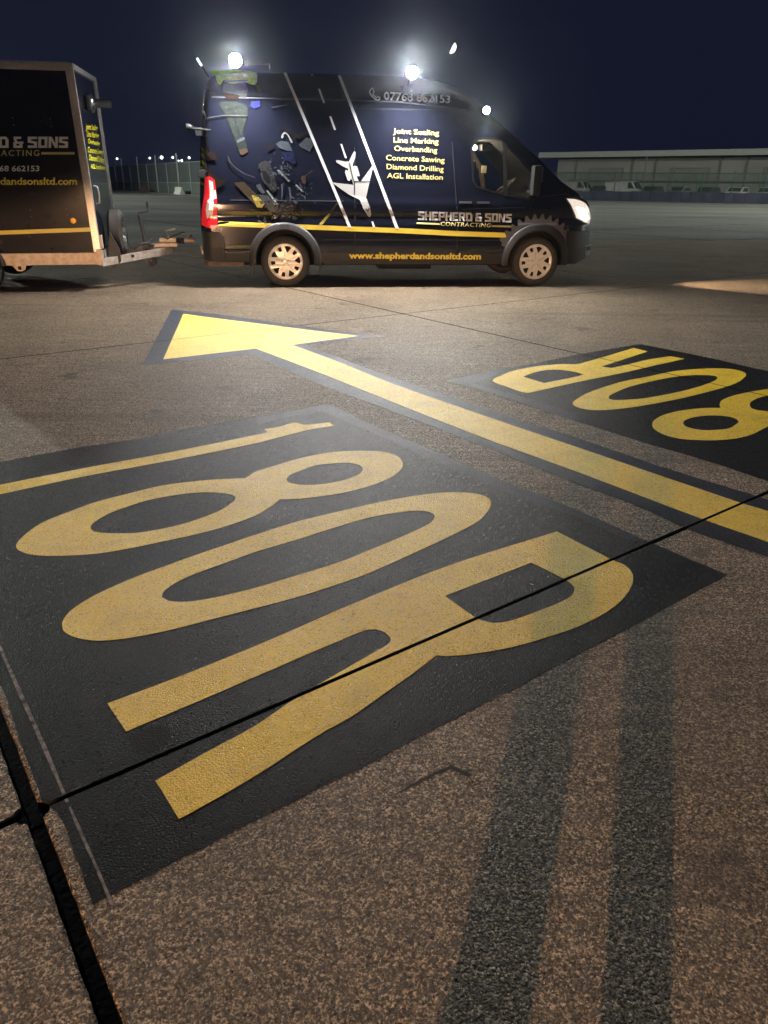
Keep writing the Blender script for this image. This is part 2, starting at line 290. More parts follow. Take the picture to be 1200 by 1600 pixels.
   [1.002, 0.775], [-0.035, 0.808], [-0.482, 0.823], [-0.915, 0.837]],
  'phone': [[1.236, 2.564], [1.263, 2.588], [1.288, 2.573], [1.297, 2.534], [1.279, 2.511],
   [1.322, 2.473], [1.348, 2.489], [1.375, 2.474], [1.374, 2.451], [1.348, 2.431],
   [1.304, 2.442], [1.252, 2.487], [1.222, 2.533]],
  'bar_a': [[1.901, 0.899], [2.238, 0.888], [2.238, 0.867], [1.9, 0.878]],
  'bar_b': [[3.006, 0.868], [3.332, 0.861], [3.334, 0.837], [3.008, 0.844]],
  'seam1': [[1.008, 1.857], [1.021, 1.857], [1.011, 0.348], [0.998, 0.348]],
  'seam2': [[2.376, 1.942], [2.389, 1.942], [2.505, 0.924], [2.53, 0.348], [2.516, 0.348], [2.49, 0.923]],
  'tail': [[-1.047, 1.452], [-0.978, 1.467], [-0.917, 1.423], [-0.91, 1.303], [-0.902, 1.192],
   [-0.926, 0.842], [-0.961, 0.799], [-1.059, 0.814], [-1.154, 0.851], [-1.13, 1.045],
   [-1.086, 1.189]],
  'tail_w': [[-0.992, 1.422], [-0.966, 1.413], [-0.94, 1.403], [-0.938, 1.293], [-0.91, 1.303],
   [-0.907, 1.192], [-0.951, 1.181], [-0.974, 0.986], [-1.062, 0.928], [-1.068, 1.047],
   [-1.035, 1.16], [-1.0, 1.191], [-0.991, 1.302]],
  'headlight': [[4.114, 1.232], [4.249, 1.226], [4.376, 1.201], [4.484, 1.163], [4.589, 1.085],
   [4.698, 0.951], [4.641, 0.877], [4.518, 0.903], [4.322, 0.966], [4.25, 1.067],
   [4.188, 1.153]],
  'hl_black': [[4.114, 1.232], [4.245, 1.26], [4.375, 1.213], [4.507, 1.162], [4.439, 1.17], [4.302, 1.208]],
  'fog': [[4.607, 0.566], [5.103, 0.528], [5.364, 0.366], [5.129, 0.335], [4.649, 0.413]],
  'fog_in': [[4.629, 0.544], [4.917, 0.521], [4.949, 0.453], [4.67, 0.478]],
  'rail': [[-0.98, 2.437], [1.076, 2.437], [1.603, 2.432], [2.586, 2.359], [2.586, 2.343],
   [1.603, 2.417], [1.076, 2.421], [-0.981, 2.422]],
  'L1': [-0.53, 2.838],
  'L2': [1.781, 2.784],
  'L3': [2.859, 2.317],
  'mir_t': [3.654, 1.667],
  'mir_b': [3.627, 1.257],
  'hnd1': [2.769, 1.19],
  'hnd2': [2.6, 1.189],
  'cap': [3.697, 1.215],
  'rl': [-1.178, 2.031],
 },
 'ttxt': {
  'logo': {
   's': 'SONS',
   'l': [-0.695, 1.322],
   'r': [-0.211, 1.329],
   't': [-0.671, 1.449],
  },
  'amp': {
   's': '&',
   'l': [-0.889, 1.32],
   'r': [-0.741, 1.322],
   't': [-0.863, 1.446],
  },
  'con': {
   's': 'ACTING',
   'l': [-1.032, 1.227],
   'r': [-0.575, 1.233],
   't': [-1.018, 1.293],
  },
  'num': {
   's': '662153',
   'l': [-0.939, 1.052],
   'r': [-0.608, 1.055],
   't': [-0.926, 1.115],
  },
  'url': {
   's': 'dandsonsltd.com',
   'l': [-1.108, 0.894],
   'r': [-0.174, 0.899],
   't': [-1.091, 0.977],
  },
 },
 'T': {
  'stripe': [[-1.458, 0.334], [-0.09, 0.374], [-0.099, 0.322], [-1.47, 0.279]],
  'bolts': [[-0.81, 1.656], [-0.81, 1.578], [-0.368, 1.65], [-0.367, 1.572], [-0.804, 0.594],
   [-0.803, 0.516], [-0.358, 0.609], [-0.356, 0.53]],
  'marker': [-0.295, 0.459],
  'bar': [[-0.543, 1.277], [-0.141, 1.282], [-0.146, 1.252], [-0.549, 1.248]],
  'panel': [[-0.087, 2.183], [-0.085, 0.044]],
 },
 'front': [{
   's': 'Joint Sealing',
   'l': [0.408, 1.555],
   'r': [1.447, 1.57],
   't': [0.48, 1.625],
  }, {
   's': 'Line Marking',
   'l': [0.399, 1.472],
   'r': [1.465, 1.471],
   't': [0.472, 1.542],
  }, {
   's': 'Overbanding',
   'l': [0.418, 1.389],
   'r': [1.45, 1.371],
   't': [0.483, 1.451],
  }, {
   's': 'Concrete Sawing',
   'l': [0.279, 1.281],
   'r': [1.653, 1.258],
   't': [0.351, 1.35],
  }, {
   's': 'Diamond Drilling',
   'l': [0.289, 1.19],
   'r': [1.633, 1.151],
   't': [0.361, 1.259],
  },
  {
   's': 'AGL Installation',
   'l': [0.318, 1.089],
   'r': [1.628, 1.056],
   't': [0.375, 1.143],
  }],
 'front_pts': {
  'lamp': [0.893, 1.893],
  'h0': [0.26, 0.88],
  'h1': [0.239, 0.651],
  'lock': [-0.043, 0.179],
 },
 'bld': None,
}

# ------------------------------------------------------------------ camera, world, lights, exposure
F_PX, PITCH, ROLL, CAM_H = DATA['cam']
cam_data = bpy.data.cameras.new('camera')
cam = bpy.data.objects.new('camera', cam_data); C.objects.link(cam)
_c, _s = math.cos(PITCH), math.sin(PITCH)
fwd = Vector((0, _c, -_s)); up0 = Vector((0, _s, _c)); r0 = Vector((1, 0, 0))
rt = math.cos(ROLL)*r0 + math.sin(ROLL)*up0
up = math.cos(ROLL)*up0 - math.sin(ROLL)*r0
cam.matrix_world = Matrix(((rt.x, up.x, -fwd.x, 0), (rt.y, up.y, -fwd.y, 0), (rt.z, up.z, -fwd.z, CAM_H), (0, 0, 0, 1)))
cam_data.sensor_fit = 'VERTICAL'; cam_data.sensor_height = 36.0
cam_data.lens = F_PX/1600*36.0
cam_data.clip_start = 0.02; cam_data.clip_end = 9000
sc.camera = cam

world = bpy.data.worlds.new('World'); sc.world = world; world.use_nodes = True
wn, wl = world.node_tree.nodes, world.node_tree.links
bg = wn['Background']
wtc = wn.new('ShaderNodeTexCoord'); wsep = wn.new('ShaderNodeSeparateXYZ'); wr = wn.new('ShaderNodeValToRGB')
wl.new(wtc.outputs['Generated'], wsep.inputs[0]); wl.new(wsep.outputs['Z'], wr.inputs[0]); wl.new(wr.outputs[0], bg.inputs['Color'])
wr.color_ramp.elements[0].position = 0.0; wr.color_ramp.elements[0].color = (.0060, .0078, .0195, 1)
wr.color_ramp.elements[1].position = 0.5; wr.color_ramp.elements[1].color = (.0054, .0070, .0170, 1)
bg.inputs['Strength'].default_value = 1.0

sun_d = bpy.data.lights.new('ambient_fill', 'SUN'); sun = bpy.data.objects.new('ambient_fill', sun_d); C.objects.link(sun)  # soft fill added for stray floodlight, aimed from behind the camera
sun_d.energy = 0.09; sun_d.angle = math.radians(12); sun_d.color = (.88, 1.0, .86)
sun.rotation_euler = (math.radians(52), 0, math.radians(28))

sc.view_settings.view_transform = 'Standard'
sc.view_settings.look = 'None'
sc.view_settings.exposure = 0.15
sc.view_settings.gamma = 1.0

# tunables of the lamps (watts)
P_WORK = [1180, 1400, 280]
P_TRIPOD = 5000
P_HEAD = 1100
P_MAST = [150000, 110000]

# ------------------------------------------------------------------ helpers
_mats = {}
def mat(name, col=(.5, .5, .5), rough=.5, metal=0., emit=None, estr=0., coat=0., noise_amt=0., noise_scale=8., bump=0., bump_scale=60., spec=.5, trans=0., ior=1.45):
    if name in _mats: return _mats[name]
    m = bpy.data.materials.new(name); m.use_nodes = True; _mats[name] = m
    n, l = m.node_tree.nodes, m.node_tree.links
    b = n['Principled BSDF']
    b.inputs['Base Color'].default_value = (*col, 1); b.inputs['Roughness'].default_value = rough
    b.inputs['Metallic'].default_value = metal; b.inputs['Coat Weight'].default_value = coat
    b.inputs['Specular IOR Level'].default_value = spec; b.inputs['Transmission Weight'].default_value = trans
    b.inputs['IOR'].default_value = ior
    if emit: b.inputs['Emission Color'].default_value = (*emit, 1); b.inputs['Emission Strength'].default_value = estr
    tc = n.new('ShaderNodeTexCoord')
    if noise_amt:
        t = n.new('ShaderNodeTexNoise'); t.inputs['Scale'].default_value = noise_scale; t.inputs['Detail'].default_value = 6
        l.new(tc.outputs['Object'], t.inputs['Vector'])
        r = n.new('ShaderNodeValToRGB'); k = noise_amt
        r.color_ramp.elements[0].position = .3; r.color_ramp.elements[1].position = .7
        r.color_ramp.elements[0].color = (*[max(0, c*(1-k)) for c in col], 1); r.color_ramp.elements[1].color = (*[min(1, c*(1+k)) for c in col], 1)
        l.new(t.outputs['Fac'], r.inputs[0]); l.new(r.outputs[0], b.inputs['Base Color'])
        mr = n.new('ShaderNodeMapRange'); mr.inputs['To Min'].default_value = max(.03, rough-.12*k*3); mr.inputs['To Max'].default_value = min(1, rough+.12*k*3)
        l.new(t.outputs['Fac'], mr.inputs[0]); l.new(mr.outputs[0], b.inputs['Roughness'])
    if bump:
        t2 = n.new('ShaderNodeTexNoise'); t2.inputs['Scale'].default_value = bump_scale; t2.inputs['Detail'].default_value = 4
        l.new(tc.outputs['Object'], t2.inputs['Vector'])
        bp = n.new('ShaderNodeBump'); bp.inputs['Strength'].default_value = bump; bp.inputs['Distance'].default_value = .01
        l.new(t2.outputs['Fac'], bp.inputs['Height']); l.new(bp.outputs[0], b.inputs['Normal'])
    return m

def obj(name, verts, faces, m, parent=None, smooth=False, mi=None, sharp=42):
    me = bpy.data.meshes.new(name); me.from_pydata([tuple(v) for v in verts], [], [tuple(f) for f in faces])
    ms = m if isinstance(m, list) else [m]
    for x in ms: me.materials.append(x)
    if mi: me.polygons.foreach_set('material_index', mi)
    if smooth:
        me.polygons.foreach_set('use_smooth', [True]*len(me.polygons)); me.update(); me.set_sharp_from_angle(angle=math.radians(sharp))
    me.update()
    o = bpy.data.objects.new(name, me); C.objects.link(o)
    if parent: o.parent = parent
    if smooth and len(me.polygons) < 4000: w = o.modifiers.new('even_normals', 'WEIGHTED_NORMAL'); w.keep_sharp = True
    return o

def thing(name, label, cat, loc=(0, 0, 0), rz=0, group=None, kind=None):
    o = bpy.data.objects.new(name, None); C.objects.link(o); o.location = loc; o.rotation_euler = (0, 0, rz)
    o.empty_display_size = .2
    return tag(o, label, cat, group, kind)
def tag(o, label, cat, group=None, kind=None):
    o['label'] = label; o['category'] = cat
    if group: o['group'] = group
    if kind: o['kind'] = kind
    return o

class MB:
    """collects shapes of one mesh"""
    def __init__(s): s.v = []; s.f = []; s.m = []
    def add(s, vs, fs, mi=0):
        k = len(s.v); s.v += [Vector(v) for v in vs]; s.f += [tuple(i+k for i in f) for f in fs]; s.m += [mi]*len(fs); return s
    def box(s, x0, x1, y0, y1, z0, z1, mi=0, bev=0.0):
        if bev <= 0:
            v = [(x, y, z) for x in (x0, x1) for y in (y0, y1) for z in (z0, z1)]
            return s.add(v, [(0, 1, 3, 2), (4, 6, 7, 5), (0, 4, 5, 1), (2, 3, 7, 6), (0, 2, 6, 4), (1, 5, 7, 3)], mi)
        bm = bmesh.new(); bmesh.ops.create_cube(bm, size=1)
        for v in bm.verts: v.co = Vector(((x0+x1)/2+v.co.x*(x1-x0), (y0+y1)/2+v.co.y*(y1-y0), (z0+z1)/2+v.co.z*(z1-z0)))
        bmesh.ops.bevel(bm, geom=bm.edges[:], offset=bev, segments=2, affect='EDGES', profile=.6)
        s.addbm(bm, mi); return s
    def addbm(s, bm, mi=0):
        bm.verts.index_update(); s.add([v.co.copy() for v in bm.verts], [[v.index for v in f.verts] for f in bm.faces], mi); bm.free()
    def tube(s, pts, r, n=10, mi=0, caps=True):
        pts = [Vector(p) for p in pts]; rs = r if isinstance(r, (list, tuple)) else [r]*len(pts)
        t0 = (pts[1]-pts[0]).normalized(); a = t0.orthogonal().normalized(); vs = []
        for i, p in enumerate(pts):
            t = ((pts[min(i+1, len(pts)-1)]-pts[max(i-1, 0)])).normalized()
            a = (a-a.dot(t)*t).normalized(); b = t.cross(a)
            vs += [p+rs[i]*(math.cos(2*math.pi*k/n)*a+math.sin(2*math.pi*k/n)*b) for k in range(n)]
        fs = [(i*n+k, i*n+(k+1) % n, (i+1)*n+(k+1) % n, (i+1)*n+k) for i in range(len(pts)-1) for k in range(n)]
        if caps: fs += [tuple(range(n-1, -1, -1)), tuple(range((len(pts)-1)*n, len(pts)*n))]
        return s.add(vs, fs, mi)
    def lathe(s, prof, origin=(0, 0, 0), axis='Y', n=48, mi=0, a0=0, a1=2*math.pi):
        """prof: list of (radius, along)"""
        full = abs(a1-a0-2*math.pi) < 1e-6; k = n if full else n+1; vs = []; o = Vector(origin)
        for r, h in prof:
            for i in range(k):
                t = a0+(a1-a0)*i/n
                ca, sa = r*math.cos(t), r*math.sin(t)
                vs.append(o+(Vector((ca, h, sa)) if axis == 'Y' else Vector((h, ca, sa)) if axis == 'X' else Vector((ca, sa, h))))
        fs = []
        for j in range(len(prof)-1):
            for i in range(n):
                i2 = (i+1) % k if full else i+1
                fs.append((j*k+i, j*k+i2, (j+1)*k+i2, (j+1)*k+i))
        return s.add(vs, fs, mi)
    def build(s, name, m, parent=None, smooth=True, sharp=42):
        return obj(name, s.v, s.f, m, parent, smooth, s.m if isinstance(m, list) else None, sharp)

def crom(pts, n=6):
    """closed Catmull-Rom through flagged points (third value 1 = corner)"""
    out = []; N = len(pts)
    P2 = [Vector(p[:2]) for p in pts]; fl = [p[2] if len(p) > 2 else 0 for p in pts]
    for i in range(N):
        p0, p1, p2, p3 = P2[i-1], P2[i], P2[(i+1) % N], P2[(i+2) % N]
        c1, c2 = fl[i], fl[(i+1) % N]
        L = (p2-p1).length
        t1 = (p2-p1) if c1 else (p2-p0).normalized()*L
        t2 = (p2-p1) if c2 else (p3-p1).normalized()*L
        k = 1 if (c1 and c2) else n
        for j in range(k):
            t = j/k; t_2 = t*t; t_3 = t_2*t
            out.append(p1*(2*t_3-3*t_2+1)+t1*(t_3-2*t_2+t)+p2*(-2*t_3+3*t_2)+t2*(t_3-t_2))
    return out
def tess(loops):
    ls = [[Vector((p[0], p[1], 0)) for p in l] for l in loops]
    tris = tessellate_polygon(ls); flat = [v for l in ls for v in l]
    out = []
    for a, b, c in tris:
        n = (flat[b]-flat[a]).cross(flat[c]-flat[a]).z
        if abs(n) < 1e-12: continue
        out.append((a, b, c) if n > 0 else (a, c, b))
    return flat, out

# ------------------------------------------------------------------ ground materials
def stone_nodes(m, scale=175., nscale=75.):
    """aggregate pattern shared by concrete and by the paint lying on it; returns (nodes, links, bsdf, voronoi colour, voronoi distance, coords)"""
    n, l = m.node_tree.nodes, m.node_tree.links; b = n['Principled BSDF']
    tc = n.new('ShaderNodeTexCoord')
    v = n.new('ShaderNodeTexVoronoi'); v.inputs['Scale'].default_value = scale; v.inputs['Randomness'].default_value = 1
    nz = n.new('ShaderNodeTexNoise'); nz.inputs['Scale'].default_value = nscale; nz.inputs['Detail'].default_value = 6; nz.inputs['Roughness'].default_value = .7
    add = n.new('ShaderNodeVectorMath'); add.operation = 'MULTIPLY_ADD'
    add.inputs[1].default_value = (.003, .003, .003)
    l.new(tc.outputs['Object'], nz.inputs['Vector']); l.new(nz.outputs['Color'], add.inputs[0]); l.new(tc.outputs['Object'], add.inputs[2])
    l.new(add.outputs[0], v.inputs['Vector'])
    return n, l, b, v, nz, tc
def math_node(n, l, op, a, b=None, c=None):
    x = n.new('ShaderNodeMath'); x.operation = op
    for i, s in enumerate((a, b, c)):
        if s is None: continue
        if isinstance(s, (int, float)): x.inputs[i].default_value = s
        else: l.new(s, x.inputs[i])
    return x.outputs[0]
def mix_col(n, l, f, a, b, mode='MIX'):
    x = n.new('ShaderNodeMix'); x.data_type = 'RGBA'; x.blend_type = mode
    for s, k in ((f, 0), (a, 6), (b, 7)):
        if isinstance(s, (int, float)): x.inputs[k].default_value = s
        elif isinstance(s, tuple): x.inputs[k].default_value = (*s, 1)
        else: l.new(s, x.inputs[k])
    return x.outputs[2]
def ramp(n, l, f, stops):
    r = n.new('ShaderNodeValToRGB'); l.new(f, r.inputs[0])
    while len(r.color_ramp.elements) < len(stops): r.color_ramp.elements.new(.5)
    for e, (p, c) in zip(r.color_ramp.elements, stops): e.position = p; e.color = (*c, 1)
    return r.outputs[0]

ANG0 = DATA['ang']
def concrete():
    m = bpy.data.materials.new('brushed_aggregate_concrete'); m.use_nodes = True
    n, l, b, v, nz, tc = stone_nodes(m, 150., 75.)
    v2 = n.new('ShaderNodeTexVoronoi'); v2.inputs['Scale'].default_value = 250; l.new(tc.outputs['Object'], v2.inputs['Vector'])
    grit = n.new('ShaderNodeTexNoise'); grit.inputs['Scale'].default_value = 110; grit.inputs['Detail'].default_value = 5; grit.inputs['Roughness'].default_value = .75; l.new(tc.outputs['Object'], grit.inputs['Vector'])
    mixr = math_node(n, l, 'MULTIPLY_ADD', n_sep(n, l, v.outputs['Color']), .42, math_node(n, l, 'MULTIPLY', n_sep(n, l, v2.outputs['Color']), .58))
    stones = ramp(n, l, mixr, [(.22, (.065, .043, .025)), (.44, (.165, .112, .067)), (.56, (.31, .215, .130)), (.68, (.60, .43, .275)), (.80, (.92, .73, .52))])
    big = n.new('ShaderNodeTexNoise'); big.inputs['Scale'].default_value = .9; big.inputs['Detail'].default_value = 8; l.new(tc.outputs['Object'], big.inputs['Vector'])
    tone = ramp(n, l, big.outputs['Fac'], [(.3, (.74, .72, .70)), (.5, (1, 1, 1)), (.72, (1.15, 1.13, 1.1))])
    col = mix_col(n, l, 1.0, stones, tone, 'MULTIPLY')
    pits = ramp(n, l, grit.outputs['Fac'], [(.42, (.03, .027, .024)), (.485, (1, 1, 1))])
    col = mix_col(n, l, .9, col, pits, 'MULTIPLY')
    fine = ramp(n, l, nz.outputs['Fac'], [(.38, (.3, .28, .25)), (.47, (1, 1, 1))])
    col = mix_col(n, l, .7, col, fine, 'MULTIPLY')
    sp = n.new('ShaderNodeTexNoise'); sp.inputs['Scale'].default_value = 3.1; sp.inputs['Detail'].default_value = 3; l.new(tc.outputs['Object'], sp.inputs['Vector'])
    spots = ramp(n, l, sp.outputs['Fac'], [(.27, (.42, .40, .38)), (.36, (1, 1, 1))])
    col = mix_col(n, l, 1.0, col, spots, 'MULTIPLY')
    mp = n.new('ShaderNodeMapping'); mp.inputs['Rotation'].default_value = (0, 0, -ANG0); mp.inputs['Scale'].default_value = (2.2, 34, 1); l.new(tc.outputs['Object'], mp.inputs[0])
    br = n.new('ShaderNodeTexNoise'); br.inputs['Scale'].default_value = 1.0; br.inputs['Detail'].default_value = 4; l.new(mp.outputs[0], br.inputs['Vector'])
    col = mix_col(n, l, 1.0, col, ramp(n, l, br.outputs['Fac'], [(.35, (.72, .71, .70)), (.55, (1, 1, 1)), (.75, (1.18, 1.17, 1.15))]), 'MULTIPLY')
    # old tyre rub: broad dark bands
    mp2 = n.new('ShaderNodeMapping'); mp2.inputs['Rotation'].default_value = (0, 0, .25); mp2.inputs['Scale'].default_value = (.10, 1.9, 1); l.new(tc.outputs['Object'], mp2.inputs[0])
    ty = n.new('ShaderNodeTexNoise'); ty.inputs['Scale'].default_value = 1.0; ty.inputs['Detail'].default_value = 3; l.new(mp2.outputs[0], ty.inputs['Vector'])
    col = mix_col(n, l, 1.0, col, ramp(n, l, ty.outputs['Fac'], [(.30, (.66, .64, .63)), (.42, (1, 1, 1))]), 'MULTIPLY')
    l.new(col, b.inputs['Base Color'])
    rr = n.new('ShaderNodeMapRange'); rr.inputs['To Min'].default_value = .2; rr.inputs['To Max'].default_value = .75
    l.new(n_sep(n, l, v2.outputs['Color'], 1), rr.inputs[0]); l.new(rr.outputs[0], b.inputs['Roughness'])
    h = math_node(n, l, 'MULTIPLY_ADD', v.outputs['Distance'], -.8, nz.outputs['Fac'])
    h = math_node(n, l, 'MULTIPLY_ADD', grit.outputs['Fac'], .9, h)
    h = math_node(n, l, 'MULTIPLY_ADD', v2.outputs['Distance'], -.35, h)
    bp = n.new('ShaderNodeBump'); bp.inputs['Strength'].default_value = 1.0; bp.inputs['Distance'].default_value = .03
    l.new(h, bp.inputs['Height']); l.new(bp.outputs[0], b.inputs['Normal'])
    return m
def n_sep(n, l, c, k=0):
    s = n.new('ShaderNodeSeparateColor'); l.new(c, s.inputs[0]); return s.outputs[k]
def paint(name, col, col2, rough, wear=.5, bump=.0022, rmin=None, spec=.3):
    m = bpy.data.materials.new(name); m.use_nodes = True
    n, l, b, v, nz, tc = stone_nodes(m, 170., 110.)
    big = n.new('ShaderNodeTexNoise'); big.inputs['Scale'].default_value = 5; big.inputs['Detail'].default_value = 9; big.inputs['Roughness'].default_value = .65; l.new(tc.outputs['Object'], big.inputs['Vector'])
    c = ramp(n, l, big.outputs['Fac'], [(.3, col2), (.52, col), (.60, col), (.74, tuple(min(1, q*1.25+.01) for q in col))])
    pits = ramp(n, l, math_node(n, l, 'MULTIPLY_ADD', n_sep(n, l, v.outputs['Color']), .35, nz.outputs['Fac']), [(.40, tuple(wear for _ in range(3))), (.52, (1, 1, 1)), (.8, (1.1, 1.1, 1.1))])
    c = mix_col(n, l, 1.0, c, pits, 'MULTIPLY')
    l.new(c, b.inputs['Base Color'])
    b.inputs['Specular IOR Level'].default_value = spec
    rr = n.new('ShaderNodeMapRange'); rr.inputs['To Min'].default_value = rmin or rough-.14; rr.inputs['To Max'].default_value = rough+.12
    l.new(n_sep(n, l, v.outputs['Color'], 1), rr.inputs[0]); l.new(rr.outputs[0], b.inputs['Roughness'])
    h = math_node(n, l, 'MULTIPLY_ADD', v.outputs['Distance'], -.9, nz.outputs['Fac'])
    h = math_node(n, l, 'MULTIPLY_ADD', n_sep(n, l, v.outputs['Color'], 2), .35, h)
    bp = n.new('ShaderNodeBump'); bp.inputs['Strength'].default_value = .9; bp.inputs['Distance'].default_value = bump
    l.new(h, bp.inputs['Height']); l.new(bp.outputs[0], b.inputs['Normal'])
    return m
M_CONC = concrete()
M_BLACK = paint('black_marking_paint', (.005, .0052, .0068), (.0075, .008, .012), .40, .45, .0024, spec=.085)
M_THIN = paint('thin_black_marking_paint', (.022, .026, .038), (.042, .05, .075), .42, .5, .0022, spec=.09)
M_YEL = paint('yellow_marking_paint', (.80, .555, .006), (.66, .45, .008), .38, .42, .0036, spec=.42)
M_CHALK = mat('chalk_line', (.20, .18, .175), .9, noise_amt=.92, noise_scale=45)
M_STAIN = mat('dull_black_filler', (.009, .009, .0105), .5, spec=.1, noise_amt=.2, bump=.3, bump_scale=180)

def asphalt():
    m = bpy.data.materials.new('far_asphalt'); m.use_nodes = True
    n, l = m.node_tree.nodes, m.node_tree.links; b = n['Principled BSDF']
    tc = n.new('ShaderNodeTexCoord'); mp = n.new('ShaderNodeMapping'); mp.inputs['Scale'].default_value = (.03, .22, 1); mp.inputs['Rotation'].default_value = (0, 0, math.radians(-14))
    l.new(tc.outputs['Object'], mp.inputs[0]); t = n.new('ShaderNodeTexNoise'); t.inputs['Scale'].default_value = 1; t.inputs['Detail'].default_value = 5; l.new(mp.outputs[0], t.inputs['Vector'])
    c = ramp(n, l, t.outputs['Fac'], [(.3, (.10, .103, .09)), (.5, (.16, .163, .145)), (.7, (.25, .248, .215))])
    t2 = n.new('ShaderNodeTexNoise'); t2.inputs['Scale'].default_value = 6; t2.inputs['Detail'].default_value = 6; l.new(tc.outputs['Object'], t2.inputs['Vector'])
    c2 = ramp(n, l, t2.outputs['Fac'], [(.35, (.8, .8, .8)), (.65, (1.15, 1.15, 1.15))])
    l.new(mix_col(n, l, 1.0, c, c2, 'MULTIPLY'), b.inputs['Base Color']); b.inputs['Roughness'].default_value = .75
    bp = n.new('ShaderNodeBump'); bp.inputs['Strength'].default_value = .4; bp.inputs['Distance'].default_value = .01
    l.new(t2.outputs['Fac'], bp.inputs['Height']); l.new(bp.outputs[0], b.inputs['Normal'])
    return m

# ------------------------------------------------------------------ ground: base sheet, concrete slabs with open joints
MB().add([(-2500, -400, -.032), (2500, -400, -.032), (2500, 4000, -.032), (-2500, 4000, -.032)], [(0, 1, 2, 3)]).build('asphalt_ground', asphalt(), None, False)['kind'] = 'structure'
ang, JA0, JA1, JB0, JB1 = DATA['grid']
DA = Vector((math.cos(ang), math.sin(ang))); NA = Vector((-math.sin(ang), math.cos(ang)))
PA, PB = JA1-JA0, JB1-JB0
def gap_a(k): return .013 if k == 0 else .010
def gap_b(k): return .034 if k == 0 else .012
M_SEAL = mat('black_joint_sealant', (.004, .004, .0045), .75, spec=.12, noise_amt=.6, noise_scale=22, bump=.6, bump_scale=70)
def slabs():
    bm = bmesh.new()
    for i in range(-7, 9):
        for j in range(-5, 9):
            n0, n1 = JA0+PA*i+gap_a(i)/2, JA0+PA*(i+1)-gap_a(i+1)/2
            d0, d1 = JB0+PB*j+gap_b(j)/2, JB0+PB*(j+1)-gap_b(j+1)/2
            near = i in (-1, 0) and j in (-1, 0)
            step = .022 if near else .35
            def edge(p, q):
                k = max(1, int((q-p).length/step)); return [p.lerp(q, t/k) for t in range(k)]
            cs = [Vector((d0, n0)), Vector((d1, n0)), Vector((d1, n1)), Vector((d0, n1))]
            ring = [x for a, b in zip(cs, cs[1:]+cs[:1]) for x in edge(a, b)]
            cen = Vector(((d0+d1)/2, (n0+n1)/2)); top = []; mid = []; bot = []
            for p in ring:
                w = DA*p.x+NA*p.y; s = w+(DA*cen.x+NA*cen.y-w).normalized()*0
                cor = min((p-c).length for c in cs)
                jit = (noise.noise(Vector((w.x*9, w.y*9, 0)))*.003+noise.noise(Vector((w.x*60, w.y*60, 3)))*.003) if near else 0
                rnd = .012*max(0, 1-cor/.03)**2 if near else 0
                inw = Vector((0, 0))
                if abs(p.x-d0) < 1e-6: inw += DA
                if abs(p.x-d1) < 1e-6: inw -= DA
                if abs(p.y-n0) < 1e-6: inw += NA
                if abs(p.y-n1) < 1e-6: inw -= NA
                w2 = w+inw*(abs(jit)+rnd)
                top.append(bm.verts.new((*(w2+inw*.005), 0))); mid.append(bm.verts.new((*w2, -.005))); bot.append(bm.verts.new((*w2, -.031)))
            N = len(top)
            bm.faces.new(top)
            for a, b in ((mid, top), (bot, mid)):
                for k in range(N): bm.faces.new((a[k], a[(k+1) % N], b[(k+1) % N], b[k])).material_index = 1 if a is bot or i == -1 and abs(ring[k].y-n1) < 1e-6 or i == 0 and abs(ring[k].y-n0) < 1e-6 or not near else 0
    # the apron ends on a slanting edge beyond the van
    e = Vector((17.3, 5.4, 0)).normalized(); nn = Vector((-e.y, e.x, 0))
    bmesh.ops.bisect_plane(bm, geom=bm.verts[:]+bm.edges[:]+bm.faces[:], plane_co=Vector((-6, 17.6, 0)), plane_no=nn, clear_outer=True)
    mi = [f.material_index for f in bm.faces]
    mb = MB(); mb.addbm(bm); mb.m = mi; return mb.build('concrete_apron_ground', [M_CONC, M_SEAL], None, False)
slabs()['kind'] = 'structure'
js = MB()
for k in range(-6, 9):
    c = NA*(JA0+PA*k); a_, b_ = c-DA*26, c+DA*46; w_ = NA*.03
    js.add([(*(a_-w_), -.022), (*(b_-w_), -.022), (*(b_+w_), -.022), (*(a_+w_), -.022)], [(0, 1, 2, 3)])
for k in range(-4, 9):
    c = DA*(JB0+PB*k); a_, b_ = c-NA*36, c+NA*48; w_ = DA*.045
    js.add([(*(a_-w_), -.024), (*(b_-w_), -.024), (*(b_+w_), -.024), (*(a_+w_), -.024)], [(0, 1, 2, 3)])
js.build('joint_sealant_ground', M_SEAL, None, False)['kind'] = 'structure'

